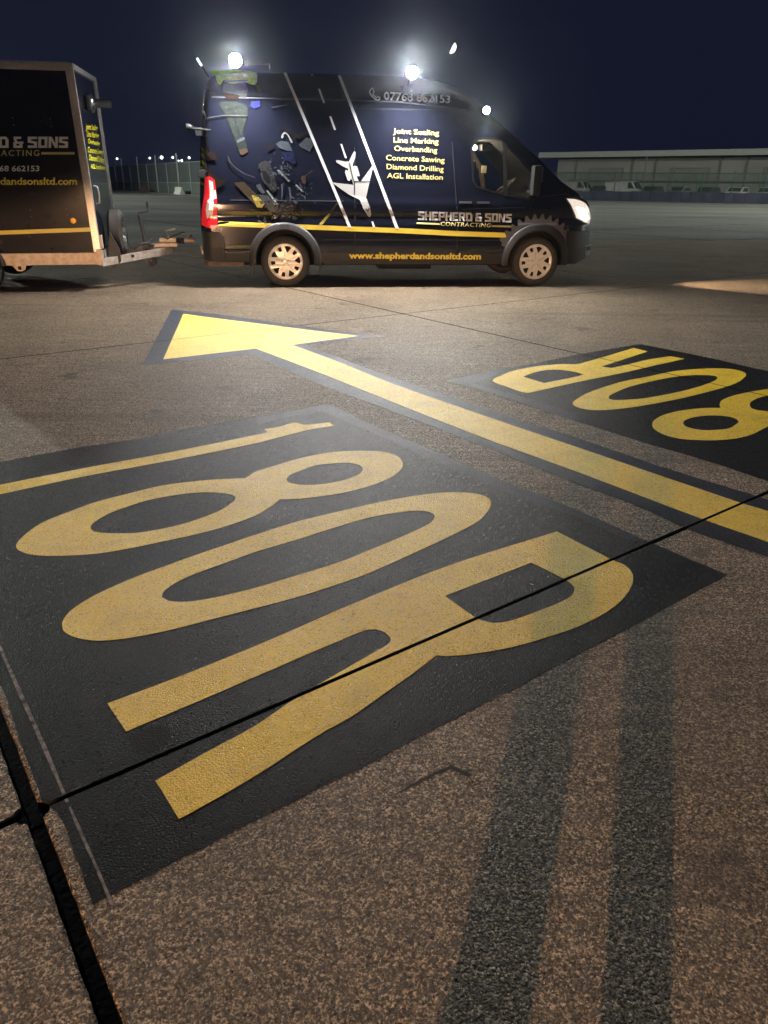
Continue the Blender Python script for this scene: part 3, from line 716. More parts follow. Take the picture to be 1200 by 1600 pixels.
def rough_edge(loop, amp, step=.018):
    out = []; n = len(loop)
    for i in range(n):
        a, b = loop[i], loop[(i+1) % n]; L = (b-a).length; k = max(1, min(400, int(L/step))); nr = Vector((-(b-a).y, (b-a).x)).normalized() if L > 1e-9 else Vector((0, 0))
        for j in range(k):
            p = a.lerp(b, j/k); w = noise.noise(Vector((p.x*6, p.y*6, 1)))*.7+noise.noise(Vector((p.x*38, p.y*38, 5)))*.5
            out.append(p+nr*amp*w)
    return out
def flat_paint(name, loops, m, parent, z, cut=True):
    amp = .0016 if m is M_YEL else .007 if m in (M_BLACK, M_THIN) else .002
    loops = [rough_edge(l, amp, .03 if len(l) > 300 else .02) for l in loops]
    v, t = tess(loops); bm = bmesh.new()
    vs = [bm.verts.new((p.x, p.y, z)) for p in v]
    for f in t:
        try: bm.faces.new([vs[i] for i in f])
        except ValueError: pass
    if cut:
        for base, per, nrm, gp in ((JA0, PA, NA, gap_a), (JB0, PB, DA, gap_b)):
            for k in (-1, 0, 1, 2):
                g = gp(k)/2+.0015; c = base+per*k
                for sgn in (1, -1):
                    bmesh.ops.bisect_plane(bm, geom=bm.verts[:]+bm.edges[:]+bm.faces[:], plane_co=Vector((*(nrm*(c+sgn*g)), 0)), plane_no=Vector((*nrm, 0)))
                dele = [f for f in bm.faces if abs(f.calc_center_median().xy.dot(nrm)-c) < g-1e-4]
                bmesh.ops.delete(bm, geom=dele, context='FACES')
    mb = MB(); mb.addbm(bm); return mb.build(name, m, parent, False)
G = DATA['M']
mk = thing('runway_marking', 'yellow 180R painted on a black patch nearest the camera', 'painted marking', (0, 0, 0), group='yellow headings painted on the apron')
flat_paint('black_background', [crom(G['near_patch'])], M_BLACK, mk, .0010)
flat_paint('patch_border', [crom(G['near_border'])], M_THIN, mk, .0018)
flat_paint('numeral', [crom(G['one'])], M_YEL, mk, .0026)
flat_paint('numeral', [crom(G['eight']), crom(G['eight_a']), crom(G['eight_b'])], M_YEL, mk, .0026)
flat_paint('numeral', [crom(G['zero']), crom(G['zero_a'])], M_YEL, mk, .0026)
flat_paint('letter', [crom(G['arr']), crom(G['arr_a'])], M_YEL, mk, .0026)
flat_paint('chalk_line', [crom(G['chalk_a'])], M_CHALK, mk, .0018)
flat_paint('chalk_line', [crom(G['chalk_b'])], M_CHALK, mk, .0018)
flat_paint('round_filler_spot', [crom(G['stain'])], M_STAIN, mk, .0018)
mk2 = thing('runway_marking', 'yellow 180R facing the other way on the black patch beyond the arrow', 'painted marking', (2, 6, 0), group='yellow headings painted on the apron')
mk2.matrix_world = Matrix()
flat_paint('black_background', [crom(G['far_patch'])], M_BLACK, mk2, .0010)
flat_paint('patch_border', [crom(G['far_border'])], M_THIN, mk2, .0018)
flat_paint('letter', [crom(G['arr2']), crom(G['arr2_a'])], M_YEL, mk2, .0026)
flat_paint('numeral', [crom(G['zero2']), crom(G['zero2_a'])], M_YEL, mk2, .0026)
flat_paint('numeral', [crom(G['far_eight']), crom(G['far_eight_a']), crom(G['far_eight_b'])], M_YEL, mk2, .0026)
flat_paint('numeral', [crom(G['far_one'])], M_YEL, mk2, .0026)
mk3 = thing('painted_arrow', 'long yellow arrow with black outline painted between the two 180R patches', 'painted marking')
flat_paint('black_outline', [crom(G['headline'])], M_THIN, mk3, .0012)
flat_paint('yellow_arrow', [crom(G['head'])], M_YEL, mk3, .0018)

SCAR = [(.02, 1.352), (.074, 1.394), (.142, 1.440), (.187, 1.466), (.238, 1.432), (.228, 1.424), (.186, 1.452), (.140, 1.430), (.074, 1.385)]
flat_paint('surface_scar_ground', [[Vector(p) for p in SCAR]], mat('scar_filler', (.03, .022, .017), .9, noise_amt=.6, noise_scale=70), None, .0008)['kind'] = 'structure'
# ------------------------------------------------------------------ van body surface
VL=2.06
def lerp_tab(tab,x):
    if x<=tab[0][0]: return tab[0][1]
    for (a,b),(c,d) in zip(tab,tab[1:]):
        if x<=c: return b+(d-b)*(x-a)/(c-a)
    return tab[-1][1]
TUMBLE=[(.25,.05),(.42,.015),(.50,.002),(.56,-.004),(.88,-.006),(.90,.004),(.98,.010),(1.02,.0),(1.15,.0),(1.22,.014),(1.45,.03),(1.9,.075),(2.3,.125),(2.42,.145),(2.6,.185),(2.8,.22)]
REAR=[(.3,-1.15),(.9,-1.15),(1.4,-1.10),(2.05,-1.05),(2.5,-.99),(2.7,-.93)]
def S(u,z):
    i=lerp_tab(TUMBLE,z)
    t=max(0.,u-3.85); i+=.62*(t/.9)**2.6
    t=max(0.,.12-(u-lerp_tab(REAR,z))); i+=.09*(min(t,.2)/.12)**2
    return i

VX, VY, VW = DATA['van']
van = thing('panel_van', 'black high roof work van with gold and white lettering towing the trailer', 'van', (VX, VY, 0), VW)
M_VAN = mat('black_van_paint', (.0065, .0075, .0145), .07, 0., coat=.6, noise_amt=.05, noise_scale=3)
M_PLAS = mat('black_bumper_plastic', (.021, .021, .023), .5, noise_amt=.15, noise_scale=20, bump=.1, bump_scale=400)
M_TYRE = mat('tyre_rubber', (.045, .042, .04), .75, noise_amt=.25, noise_scale=25, bump=.25, bump_scale=120)
M_DARK = mat('dark_recess', (.006, .006, .007), .8)
M_ALU = mat('brushed_aluminium', (.55, .54, .52), .38, .85, noise_amt=.12, noise_scale=30, bump=.05, bump_scale=90)
M_GALV = mat('galvanised_steel', (.42, .36, .31), .5, .55, noise_amt=.3, noise_scale=14, bump=.12, bump_scale=60)
M_CHROME = mat('bright_steel', (.7, .7, .7), .2, 1.)
M_WHITE = mat('white_vinyl', (.60, .60, .62), .35)
M_CREAM = mat('gold_vinyl', (.42, .36, .13), .35)
M_YV = mat('yellow_vinyl', (.88, .70, .09), .32)
M_HUB = mat('silver_hub_cover', (.86, .85, .82), .35, .25, noise_amt=.08, noise_scale=30)
M_GLASS = mat('cab_glass', (.55, .62, .60), .02, trans=1.0, ior=1.1, spec=.6)
M_LED = mat('lit_led_lens', (.9, .95, 1), .3, emit=(.86, .93, 1), estr=70)
M_HEADL = mat('lit_headlamp', (1, .95, .88), .2, emit=(1, .9, .76), estr=60)
M_REDL = mat('red_lamp_lens', (.62, .012, .02), .15, coat=1., emit=(1, .02, .03), estr=.32)
M_CLEARL = mat('clear_lamp_lens', (.75, .6, .52), .12, coat=1., emit=(1, .72, .55), estr=.22, noise_amt=.3, noise_scale=40)

ZT = [(-1.17, 1.0), (-1.15, 1.35), (-1.10, 1.95), (-1.05, 2.25), (-1.0, 2.5), (-.95, 2.66), (-.88, 2.735), (-.75, 2.775), (-.5, 2.79), (1.3, 2.80), (1.9, 2.785), (2.3, 2.73), (2.55, 2.64), (2.75, 2.49), (2.9, 2.35), (3.3, 2.045), (3.7, 1.735), (4.02, 1.475), (4.14, 1.41), (4.35, 1.31), (4.54, 1.215), (4.65, 1.12), (4.72, .98), (4.76, .80), (4.785, .62), (4.79, .5)]
ZB = [(-1.17, .36), (-.9, .34), (3.2, .33), (4.1, .33), (4.36, .30), (4.6, .345), (4.7, .40), (4.79, .47)]
def body():
    us = [-1.17, -1.16, -1.15, -1.13, -1.11, -1.09, -1.07, -1.05, -1.03, -1.01, -.99, -.97, -.95, -.92, -.88, -.84, -.8, -.75, -.68, -.6]
    us += [-.5+.1*k for k in range(44)] + [3.9+.04*k for k in range(22)] + [4.77, 4.785]
    NR, NC, NT = 72, 7, 6; rings = []
    for u in us:
        zt, zb = lerp_tab(ZT, u), lerp_tab(ZB, u)
        rc = .16 if u < 2.3 else max(.05, .16-(u-2.3)*.09)
        rc = min(rc, (zt-zb)*.3); cr = rc*.25; zk = zt-rc
        half = [(min(1.0, S(u, zb)+.12), zb)]
        for i in range(NR+1):
            z = zb+.012+(zk-zb-.012)*i/NR; half.append((min(.98, S(u, z)), z))
        s0 = min(.98, S(u, zk)); R = rc*1.25
        for i in range(1, NC+1):
            t = i/NC*math.pi/2; half.append((min(1.0, s0+R*(1-math.cos(t))), zk+(rc-cr)*math.sin(t)))
        y0, z0 = half[-1]
        for i in range(1, NT+1):
            t = i/NT; half.append((y0+(VL/2-y0)*t, z0+cr*math.sin(t*math.pi/2)))
        ring = [(u, y, z) for y, z in half] + [(u, VL-y, z) for y, z in half[-2::-1]]
        rings.append(ring)
    n = len(rings[0]); v = [p for r in rings for p in r]; f = []
    for a in range(len(rings)-1):
        for k in range(n): f.append((a*n+k, (a+1)*n+k, (a+1)*n+(k+1) % n, a*n+(k+1) % n))
    f += [tuple(range(n)), tuple(range(len(v)-1, len(v)-1-n, -1))]
    o = obj('body', v, f, [M_VAN, M_PLAS, M_DARK], None, True)
    bm = bmesh.new(); bm.from_mesh(o.data); bmesh.ops.recalc_face_normals(bm, faces=bm.faces[:]); bm.to_mesh(o.data); bm.free()
    return o
def cutter(verts, faces):
    c = obj('cutter', verts, faces, M_DARK); bm = bmesh.new(); bm.from_mesh(c.data); bmesh.ops.recalc_face_normals(bm, faces=bm.faces[:]); bm.to_mesh(c.data); bm.free(); return c
def prism_y(poly, y0, y1):
    n = len(poly); v = [(p[0], y0, p[1]) for p in poly]+[(p[0], y1, p[1]) for p in poly]
    return v, [tuple(range(n)), tuple(range(2*n-1, n-1, -1))]+[(k, (k+1) % n, n+(k+1) % n, n+k) for k in range(n)]
vb = body()
cuts = []
for cx in (0, 3.72):
    circ = [(cx+.425*math.cos(t*math.pi/20), .37+.425*math.sin(t*math.pi/20)) for t in range(21)]+[(cx-.425, .1), (cx+.425, .1)]
    for y0, y1 in ((-.2, .36), (VL-.36, VL+.2)): cuts.append(cutter(*prism_y(circ, y0, y1)))
WIN = DATA['V']['window']
cuts.append(cutter(*prism_y(WIN, -.2, VL+.2)))
for c in cuts:
    md = vb.modifiers.new('cut', 'BOOLEAN'); md.operation = 'DIFFERENCE'; md.object = c; md.solver = 'EXACT'
bpy.context.view_layer.update()
dg = bpy.context.evaluated_depsgraph_get()
nm = bpy.data.meshes.new_from_object(vb.evaluated_get(dg)); old = vb.data; vb.modifiers.clear(); vb.data = nm; bpy.data.meshes.remove(old)
for c in cuts: bpy.data.objects.remove(c)
for p in nm.polygons:
    cz, cy, cx = p.center.z, p.center.y, p.center.x
    inarch = any((cx-a)**2+(cz-.37)**2 < .43**2 for a in (0, 3.72)) and cz < .85
    if inarch: p.material_index = 2
    elif 2.6 < cx < 3.6 and .12 < cy < VL-.12 and 1.2 < cz < 2.02: p.material_index = 2
    elif cz < .70 and (cx < -.86 or cx > 4.1) or cz < .47: p.material_index = 1
    else: p.material_index = 0
nm.set_sharp_from_angle(angle=math.radians(35)); nm.name = 'body'
vb.parent = van

def on_van(u, z, off=0.0, far=False):
    y = S(u, z)-off
    zt = lerp_tab(ZT, u)
    if -.9 < u < 2.6:
        rc = .16 if u < 2.3 else max(.05, .16-(u-2.3)*.09); zk = zt-rc
        if z > zk:
            sn = min(.999, (z-zk)/(rc*.75)); y = S(u, zk)-off+rc*1.25*(1-math.sqrt(1-sn*sn)); z += off*sn
    return Vector((u, VL-y if far else y, z))
def decal(name, loops, m, parent, off=.004, gu=.22, gz=.09, thick=0.0):
    v, t = tess(loops); bm = bmesh.new(); vs = [bm.verts.new((p.x, p.y, 0)) for p in v]
    for f in t:
        try: bm.faces.new([vs[i] for i in f])
        except ValueError: pass
    x0, x1 = min(p.x for p in v), max(p.x for p in v); z0, z1 = min(p.y for p in v), max(p.y for p in v)
    k = math.ceil(x0/gu)
    while k*gu < x1: bmesh.ops.bisect_plane(bm, geom=bm.verts[:]+bm.edges[:]+bm.faces[:], plane_co=(k*gu, 0, 0), plane_no=(1, 0, 0)); k += 1
    k = math.ceil(z0/gz)
    while k*gz < z1: bmesh.ops.bisect_plane(bm, geom=bm.verts[:]+bm.edges[:]+bm.faces[:], plane_co=(0, k*gz, 0), plane_no=(0, 1, 0)); k += 1
    for q in range(9): bmesh.ops.bisect_plane(bm, geom=bm.verts[:]+bm.edges[:]+bm.faces[:], plane_co=(0, 2.61+.018*q, 0), plane_no=(0, 1, 0))
    if thick: 
        r = bmesh.ops.extrude_face_region(bm, geom=bm.faces[:])
        for g in r['geom']:
            if isinstance(g, bmesh.types.BMVert): g.co.z = thick
    for q in bm.verts: q.co = on_van(q.co.x, q.co.y, off+q.co.z)
    bmesh.ops.recalc_face_normals(bm, faces=bm.faces[:]) if thick else None
    mb = MB(); mb.addbm(bm); return mb.build(name, m, parent, thick > 0)
_H = {}
def text2d(s, bold=0., shear=0., space=1.0):
    cu = bpy.data.curves.new('lettering', 'FONT'); cu.body = s; cu.size = 1; cu.offset = bold; cu.shear = shear; cu.resolution_u = 3; cu.space_character = space; cu.fill_mode = 'FRONT'
    o = bpy.data.objects.new('lettering', cu); C.objects.link(o); bpy.context.view_layer.update()
    me = bpy.data.meshes.new_from_object(o.evaluated_get(bpy.context.evaluated_depsgraph_get()))
    v = [(p.co.x, p.co.y) for p in me.vertices]; f = [tuple(p.vertices) for p in me.polygons]
    bpy.data.objects.remove(o); bpy.data.curves.remove(cu); bpy.data.meshes.remove(me)
    return v, f
def cap_h(bold):
    if bold not in _H:
        v, f = text2d('H', bold); _H[bold] = max(p[1] for p in v)
    return _H[bold]
def place_text(name, s, l, r, t, mapper, m, parent, bold=.0, shear=0., space=1.0):
    v, f = text2d(s, bold, shear, space)
    x0, x1 = min(p[0] for p in v), max(p[0] for p in v); H = cap_h(bold)
    l, r, t = Vector(l), Vector(r), Vector(t); e = r-l; h = t-l
    out = [mapper(*(l+e*((p[0]-x0)/(x1-x0))+h*(p[1]/H))) for p in v]
    return obj(name, out, f, m, parent)
# block capitals of the firm's name, drawn on a 5 x 6 grid
BLK = {
 'S': [[(0, 6), (5, 6), (5, 4.7), (1.7, 4.7), (1.7, 3.9), (5, 3.3), (5, 0), (0, 0), (0, 1.3), (3.3, 1.3), (3.3, 2.3), (0, 2.9)]],
 'H': [[(0, 0), (0, 6), (1.6, 6), (1.6, 3.7), (3.4, 3.7), (3.4, 6), (5, 6), (5, 0), (3.4, 0), (3.4, 2.3), (1.6, 2.3), (1.6, 0)]],
 'E': [[(0, 0), (0, 6), (4.6, 6), (4.6, 4.7), (1.6, 4.7), (1.6, 3.7), (4, 3.7), (4, 2.4), (1.6, 2.4), (1.6, 1.3), (4.6, 1.3), (4.6, 0)]],
 'P': [[(0, 0), (0, 6), (5, 6), (5, 2.1), (1.6, 2.1), (1.6, 0)], [(1.6, 3.3), (1.6, 4.8), (3.5, 4.8), (3.5, 3.3)]],
 'R': [[(0, 0), (0, 6), (5, 6), (5, 2.9), (4.2, 2.2), (5, 0), (3.4, 0), (2.7, 2.1), (1.6, 2.1), (1.6, 0)], [(1.6, 3.3), (1.6, 4.8), (3.5, 4.8), (3.5, 3.3)]],
 'D': [[(0, 0), (0, 6), (4, 6), (5.2, 4.4), (5.2, 0)], [(1.6, 1.3), (1.6, 4.7), (3.2, 4.7), (3.6, 4.0), (3.6, 1.3)]],
 'O': [[(0, 0), (0, 6), (5, 6), (5, 0)], [(1.6, 1.3), (1.6, 4.7), (3.4, 4.7), (3.4, 1.3)]],
 'N': [[(0, 0), (0, 6), (1.7, 6), (3.6, 2.4), (3.6, 6), (5, 6), (5, 0), (3.4, 0), (1.5, 3.7), (1.5, 0)]],
 '&': [[(0, 0), (0, 3), (.8, 3.4), (.2, 4.2), (.2, 6), (4.2, 6), (4.2, 4.8), (1.7, 4.8), (1.7, 4.1), (3.2, 2.9), (3.2, 3.4), (5.4, 3.4), (5.4, 2.3), (4.9, 2.3), (4.9, 0)], [(1.6, 1.2), (1.6, 2.2), (3.2, 2.2), (3.2, 1.2)]],
}
def block_text(name, s, l, r, t, mapper, m, parent):
    x = 0; items = []
    for ch in s:
        if ch == ' ': x += 1.9; continue
        items.append((x, BLK[ch])); x += 5.55 if ch in 'SHPRON' else 5.2 if ch == 'E' else 5.8
    W = x-.5; l, r, t = Vector(l), Vector(r), Vector(t); e = (r-l)/W; h = (t-l)/6; mb = MB()
    for x0, loops in items:
        v, f = tess(loops); mb.add([mapper(*(l+e*(x0+p.x)+h*p.y)) for p in v], f)
    return mb.build(name, m, parent, False)

VD = DATA['V']
LM = {'white': mat('bright_white_vinyl', (.85, .85, .88), .4), 'cream': M_CREAM, 'yellow': M_YV}
side_map = lambda a, b: on_van(a, b, .009)
for k, d in DATA['txt'].items():
    place_text('lettering', d['s'], d['l'], d['r'], d['t'], side_map, LM[d['mat']], van, d.get('b', 0), d.get('sh', 0), 1.12 if k in ('con',) else 1.0)
L = DATA['logo']; block_text('firm_name', 'SHEPHERD & SONS', L['l'], L['r'], L['t'], side_map, M_WHITE, van)
decal('name_underline', [VD['bar_a']], M_CREAM, van); decal('name_underline', [VD['bar_b']], M_CREAM, van)
decal('yellow_stripe', [VD['stripe']], M_YV, van, .003)
decal('runway_line', [VD['line_a']], M_WHITE, van, .0055); decal('runway_line', [VD['line_b']], M_WHITE, van, .0055)
for d in VD['dash']: decal('runway_dash', [d], M_WHITE, van, .0055)
pl = decal('airliner_emblem', [VD['plane']], mat('pale_vinyl', (.40, .395, .39), .4), van, .007)
decal('cockpit_glazing', [VD['plane_nose']], M_DARK, pl, .0095); decal('emblem_line', [VD['plane_line']], M_DARK, pl, .0095)
pv = [Vector(p) for p in VD['phone']]; pc = sum(pv, Vector((0, 0)))/len(pv)
def phone_icon():
    n = len(pv); inner = []
    for i, p in enumerate(pv):
        d = (pv[(i+1) % n]-pv[i-1]).normalized(); nn = Vector((d.y, -d.x)); 
        inner.append(p+nn*.012)
    a1 = abs(sum(p.x*q.y-q.x*p.y for p, q in zip(pv, pv[1:]+pv[:1]))); a2 = abs(sum(p.x*q.y-q.x*p.y for p, q in zip(inner, inner[1:]+inner[:1])))
    if a2 > a1: inner = [2*p-q for p, q in zip(pv, inner)]
    decal('telephone_icon', [pv, inner], M_WHITE, van, .005)
phone_icon()
M_GLINT = mat('panel_edge_glint', (.05, .055, .07), .3)
for poly in ([(3.60, 1.22), (3.612, 1.22), (3.50, .86), (3.25, .62), (3.238, .625), (3.488, .865)], [(2.52, .50), (3.24, .50), (3.24, .508), (2.52, .508)], [(1.02, 2.33), (2.36, 2.33), (2.36, 2.337), (1.02, 2.337)],
             [(3.62, 1.24), (4.08, 1.30), (4.30, 1.22), (4.296, 1.212), (4.08, 1.290), (3.62, 1.23)]):
    decal('panel_gap', [poly], M_DARK, van, .002)
decal('swage_glint', [[(2.56, 1.075), (3.5, 1.11), (3.5, 1.115), (2.56, 1.082)]], M_GLINT, van, .002)  # highlight along the door swage, painted as a paler strip
for k in ('seam1', 'seam2'): decal('panel_gap', [VD[k]], M_DARK, van, .002)
# pictures printed on the rear quarter
WM = {'hiviz': (.52, .95, .04), 'wsilver': (.55, .6, .6), 'wgrey': (.10, .11, .11), 'wglove': (.2, .24, .05), 'wbrown': (.055, .032, .025), 'wdark2': (.03, .032, .04),
 'wkhaki': (.045, .055, .05), 'wblue': (.05, .06, .28), 'wgrey2': (.13, .15, .18), 'wblue2': (.03, .035, .10), 'wtyre': (.07, .07, .075), 'wtan': (.13, .09, .06),
 'wyellow': (.30, .24, .05), 'wsilver2': (.16, .17, .2), 'wdark3': (.02, .022, .035), 'wline': (.10, .10, .11)}
wrap_off = {}
WORKER = ('jacket', 'jacket_band', 'torso', 'arm', 'hands', 'handle', 'trousers', 'fold_a', 'fold_b', 'fold_c', 'boot')
def wrap_picture(name, keep, label):
    mats = []; idx = {}; mb = MB(); k = 0
    for nme, (mn, poly) in DATA['wrap'].items():
        k += 1
        if (nme in WORKER) != keep: continue
        if mn not in idx: idx[mn] = len(mats); mats.append(mat('print_'+mn, tuple(q*(.8 if mn in ('hiviz', 'wyellow') else .3) for q in WM[mn]), .16, coat=.5, noise_amt=.35, noise_scale=55))
        v, t = tess([crom([[*p, 0] for p in poly], 3)] if len(poly) > 6 else [poly]); bm = bmesh.new(); vs = [bm.verts.new((p.x, p.y, 0)) for p in v]
        for f in t:
            try: bm.faces.new([vs[i] for i in f])
            except ValueError: pass
        z0, z1 = min(p.y for p in v), max(p.y for p in v); g = math.ceil(z0/.09)
        for q in range(-22, 12): bmesh.ops.bisect_plane(bm, geom=bm.verts[:]+bm.edges[:]+bm.faces[:], plane_co=(q*.05, 0, 0), plane_no=(1, 0, 0))
        while g*.09 < z1: bmesh.ops.bisect_plane(bm, geom=bm.verts[:]+bm.edges[:]+bm.faces[:], plane_co=(0, g*.09, 0), plane_no=(0, 1, 0)); g += 1
        for q in range(9): bmesh.ops.bisect_plane(bm, geom=bm.verts[:]+bm.edges[:]+bm.faces[:], plane_co=(0, 2.61+.018*q, 0), plane_no=(0, 1, 0))
        off = .004+.00035*k
        for q in bm.verts: q.co = on_van(q.co.x, q.co.y, off)
        mb.addbm(bm, idx[mn])
    if not keep:
        rnd = random.Random(5); gi = [idx[q] for q in ('wgrey2', 'wsilver2', 'wdark3', 'wgrey')]
        for (cu, cz, su, sz, n) in ((.02, 1.03, .24, .13, 90), (-.22, 1.20, .14, .10, 26), (.0, 1.55, .22, .20, 50), (.28, 1.30, .16, .16, 30), (-.30, .93, .12, .06, 18)):
            for q in range(n):
                u0 = cu+rnd.gauss(0, .5)*su; z0 = cz+rnd.gauss(0, .5)*sz; a0 = rnd.random()*6.3; ln = rnd.uniform(.006, .032); wd = ln*rnd.uniform(.12, .6)
                if (u0**2+(z0-.37)**2) < .56**2: continue
                pts_ = [(u0+ln*math.cos(a0+t)*(1 if i % 2 == 0 else wd/ln), z0+ln*math.sin(a0+t)*(1 if i % 2 == 0 else wd/ln)) for i, t in enumerate((0, 1.3, 2.9, 4.6))]
                mb.add([on_van(x, z, .0225+.0001*q) for x, z in pts_], [(0, 1, 2, 3)], rnd.choice(gi))
    mb.build(name, mats, van, False)['label'] = label
wrap_picture('printed_worker', True, 'printed picture of a worker in a yellow jacket')
wrap_picture('printed_machinery', False, 'printed picture of drilling machines and rubble')
# gear emblem round the front arch
def gear():
    cx, cz = 3.72, .37; inner, outer = [], []; a0, a1, N = math.radians(28), math.radians(158), 12
    for i in range(N*4+1):
        a = a0+(a1-a0)*i/(N*4); r = .655 if (i % 4) in (1, 2) else .59
        outer.append((cx+r*math.cos(a), cz+r*math.sin(a)))
    for i in range(25):
        a = a1-(a1-a0)*i/24; inner.append((cx+.525*math.cos(a), cz+.525*math.sin(a)))
    decal('gear_emblem', [outer+inner], mat('grey_vinyl', (.10, .10, .105), .4), van, .005)
gear()
# wheel arch flares
for cx in (0, 3.72):
    for far in (False, True):
        mb = MB(); prof = [(.418, .05), (.418, -.03), (.43, -.042), (.50, -.034), (.522, -.01), (.524, .01)]; vs = []; n = 36
        for r, o in prof:
            for i in range(n+1):
                a = math.radians(-8+196*i/n); u = cx+r*math.cos(a); z = .37+r*math.sin(a); y = S(u, z)+o
                vs.append((u, VL-y if far else y, z))
        mb.add(vs, [(j*(n+1)+i, j*(n+1)+i+1, (j+1)*(n+1)+i+1, (j+1)*(n+1)+i) for j in range(len(prof)-1) for i in range(n)])
        mb.build('wheel_arch', M_PLAS, van)
# wheels
def wheel(parent, cx, cy, cz, R, side, name='wheel'):
    """side=-1: outer face towards -Y"""
    e = bpy.data.objects.new(name, None); C.objects.link(e); e.parent = parent; e.location = (cx, cy, cz); e.empty_display_size = .2
    W = .118
    t = MB(); t.lathe([(.245, -W+.02), (.262, -W), (.30, -W-.004), (.335, -W+.02), (R-.005, -W+.05), (R, 0), (R-.005, W-.05), (.335, W-.02), (.27, W), (.24, W-.02)], n=64)
    for g in (-.05, -.017, .017, .05): t.lathe([(R-.002, g-.004), (R-.012, g), (R-.002, g+.004)], n=48)
    t.build('tyre', M_TYRE, e)
    h = MB(); yo = side*(W-.006)
    ro = .243
    holes = []
    for k in range(10):
        a = 2*math.pi*k/10+.1
        if k % 2: pts = [(.150, -.13), (.150, .13), (.208, .14), (.212, 0), (.208, -.14)]
        else: pts = [(.122, 0), (.205, .24), (.214, .12), (.216, 0), (.214, -.12), (.205, -.24)]
        holes.append([(r*math.cos(a+d), r*math.sin(a+d)) for r, d in pts])
    outer = [(ro*math.cos(2*math.pi*k/60), ro*math.sin(2*math.pi*k/60)) for k in range(60)]
    v, f = tess([outer]+holes)
    dome = lambda x, y: yo-side*.022*min(1, max(0, (math.hypot(x, y)-.05)/.2))+side*(.012 if math.hypot(x, y) > .225 else 0)
    fl = [tuple(reversed(q)) for q in f] if side > 0 else f
    h.add([(p.x, dome(p.x, p.y), p.y) for p in v], fl)
    # hole walls and rim lip
    for q in holes+[outer]:
        n = len(q); h.add([(x, dome(x, y), y) for x, y in q]+[(x, yo-side*.05, y) for x, y in q], [(k, (k+1) % n, n+(k+1) % n, n+k) for k in range(n)])
    h.lathe([(.236, yo-side*.004), (.244, yo+side*.004), (.252, yo-side*.004)], n=60)
    h.lathe([(0.0, yo+side*.006), (.03, yo+side*.004), (.034, yo-side*.002)], n=24)
    h.build('hub_cover', M_HUB, e, True, 30)
    d = MB()
    for k in range(10):
        a = 2*math.pi*(k+.5)/10+.1; ca, sa = math.cos(a), math.sin(a)
        if k % 2 == 0:
            w = .0016; d.add([(r*ca-w*s*sa, dome(r*ca, r*sa)+side*.002, r*sa+w*s*ca) for r, s in ((.035, -1), (.14, -1), (.14, 1), (.035, 1))], [(0, 1, 2, 3)])
    d.lathe([(0.0, yo-side*.045), (.242, yo-side*.045)], n=40)
    d.build('brake_recess', M_DARK, e)
    return e
for cx in (0.0, 3.735):
    wheel(van, cx, .145, .356, .356, -1); wheel(van, cx, VL-.145, .356, .356, 1)
# mud flaps
for cx, s in ((-.47, 0), (.5, 0)):
    MB().box(cx-.012, cx+.012, .03, .26, .17, .42, bev=.004).build('mud_flap', M_PLAS, van)
# underside: chassis floor and axle
MB().box(-1.0, 4.3, .45, VL-.45, .27, .36).box(-.06, .06, .2, VL-.2, .29, .38).box(1.4, 2.2, .4, .9, .22, .34).build('underbody', M_DARK, van)
# sill and lower mouldings
decal('sill_moulding', [[(.55, .325), (3.2, .325), (3.2, .355), (.55, .355)]], M_PLAS, van, .006, thick=.006)
decal('side_moulding', [[(-.88, .515), (-.5, .515), (-.5, .53), (-.88, .53)]], M_DARK, van, .002)
decal('side_moulding', [[(.55, .655), (3.16, .655), (3.16, .668), (.55, .668)]], M_DARK, van, .002)
bumper = decal('rear_bumper', [[(-1.14, .37), (-.87, .35), (-.87, .70), (-.9, .76), (-1.15, .76)]], M_PLAS, van, .006, gu=.03, gz=.05, thick=.02)
decal('rear_step', [[(-1.18, .30), (-.60, .30), (-.60, .355), (-1.18, .355)]], mat('dusty_metal_step', (.12, .085, .065), .7, noise_amt=.3), van, .003, thick=.02)
decal('front_bumper', [[(4.16, .33), (4.40, .31), (4.62, .36), (4.70, .45), (4.72, .60), (4.69, .76), (4.16, .80)]], M_PLAS, van, .004, gu=.02, gz=.04, thick=.018)
decal('roof_gutter', [VD['rail']], mat('satin_black_trim', (.05, .052, .06), .35), van, .004)
# tail lamp
tl = decal('tail_lamp', [VD['tail']], M_REDL, van, .006, gu=.02, gz=.05, thick=.03); tl['label'] = 'tall red and clear tail lamp'
decal('clear_lens', [VD['tail_w']], M_CLEARL, tl, .040, gu=.02, gz=.05)
# headlamp
hl = decal('headlight', [VD['headlight']], mat('headlamp_glass', (.5, .46, .42), .1, .4, coat=1., emit=(1, .85, .7), estr=.8, noise_amt=.5, noise_scale=30), van, .006, gu=.02, gz=.03, thick=.012)
hv = [Vector(p) for p in VD['headlight']]; hc = sum(hv, Vector((0, 0)))/len(hv)
decal('headlight_bulb', [[(p-hc)*.52+hc+Vector((.035, -.045)) for p in hv]], M_HEADL, hl, .022, gu=.02, gz=.03)
decal('headlight_surround', [VD['hl_black']], M_PLAS, van, .008, gu=.02, gz=.02)
fg = decal('fog_lamp', [VD['fog']], mat('silver_trim', (.3, .31, .31), .3, .6), van, .024, gu=.02, gz=.03, thick=.006); decal('fog_lamp_lens', [VD['fog_in']], M_DARK, fg, .034, gu=.02, gz=.03)
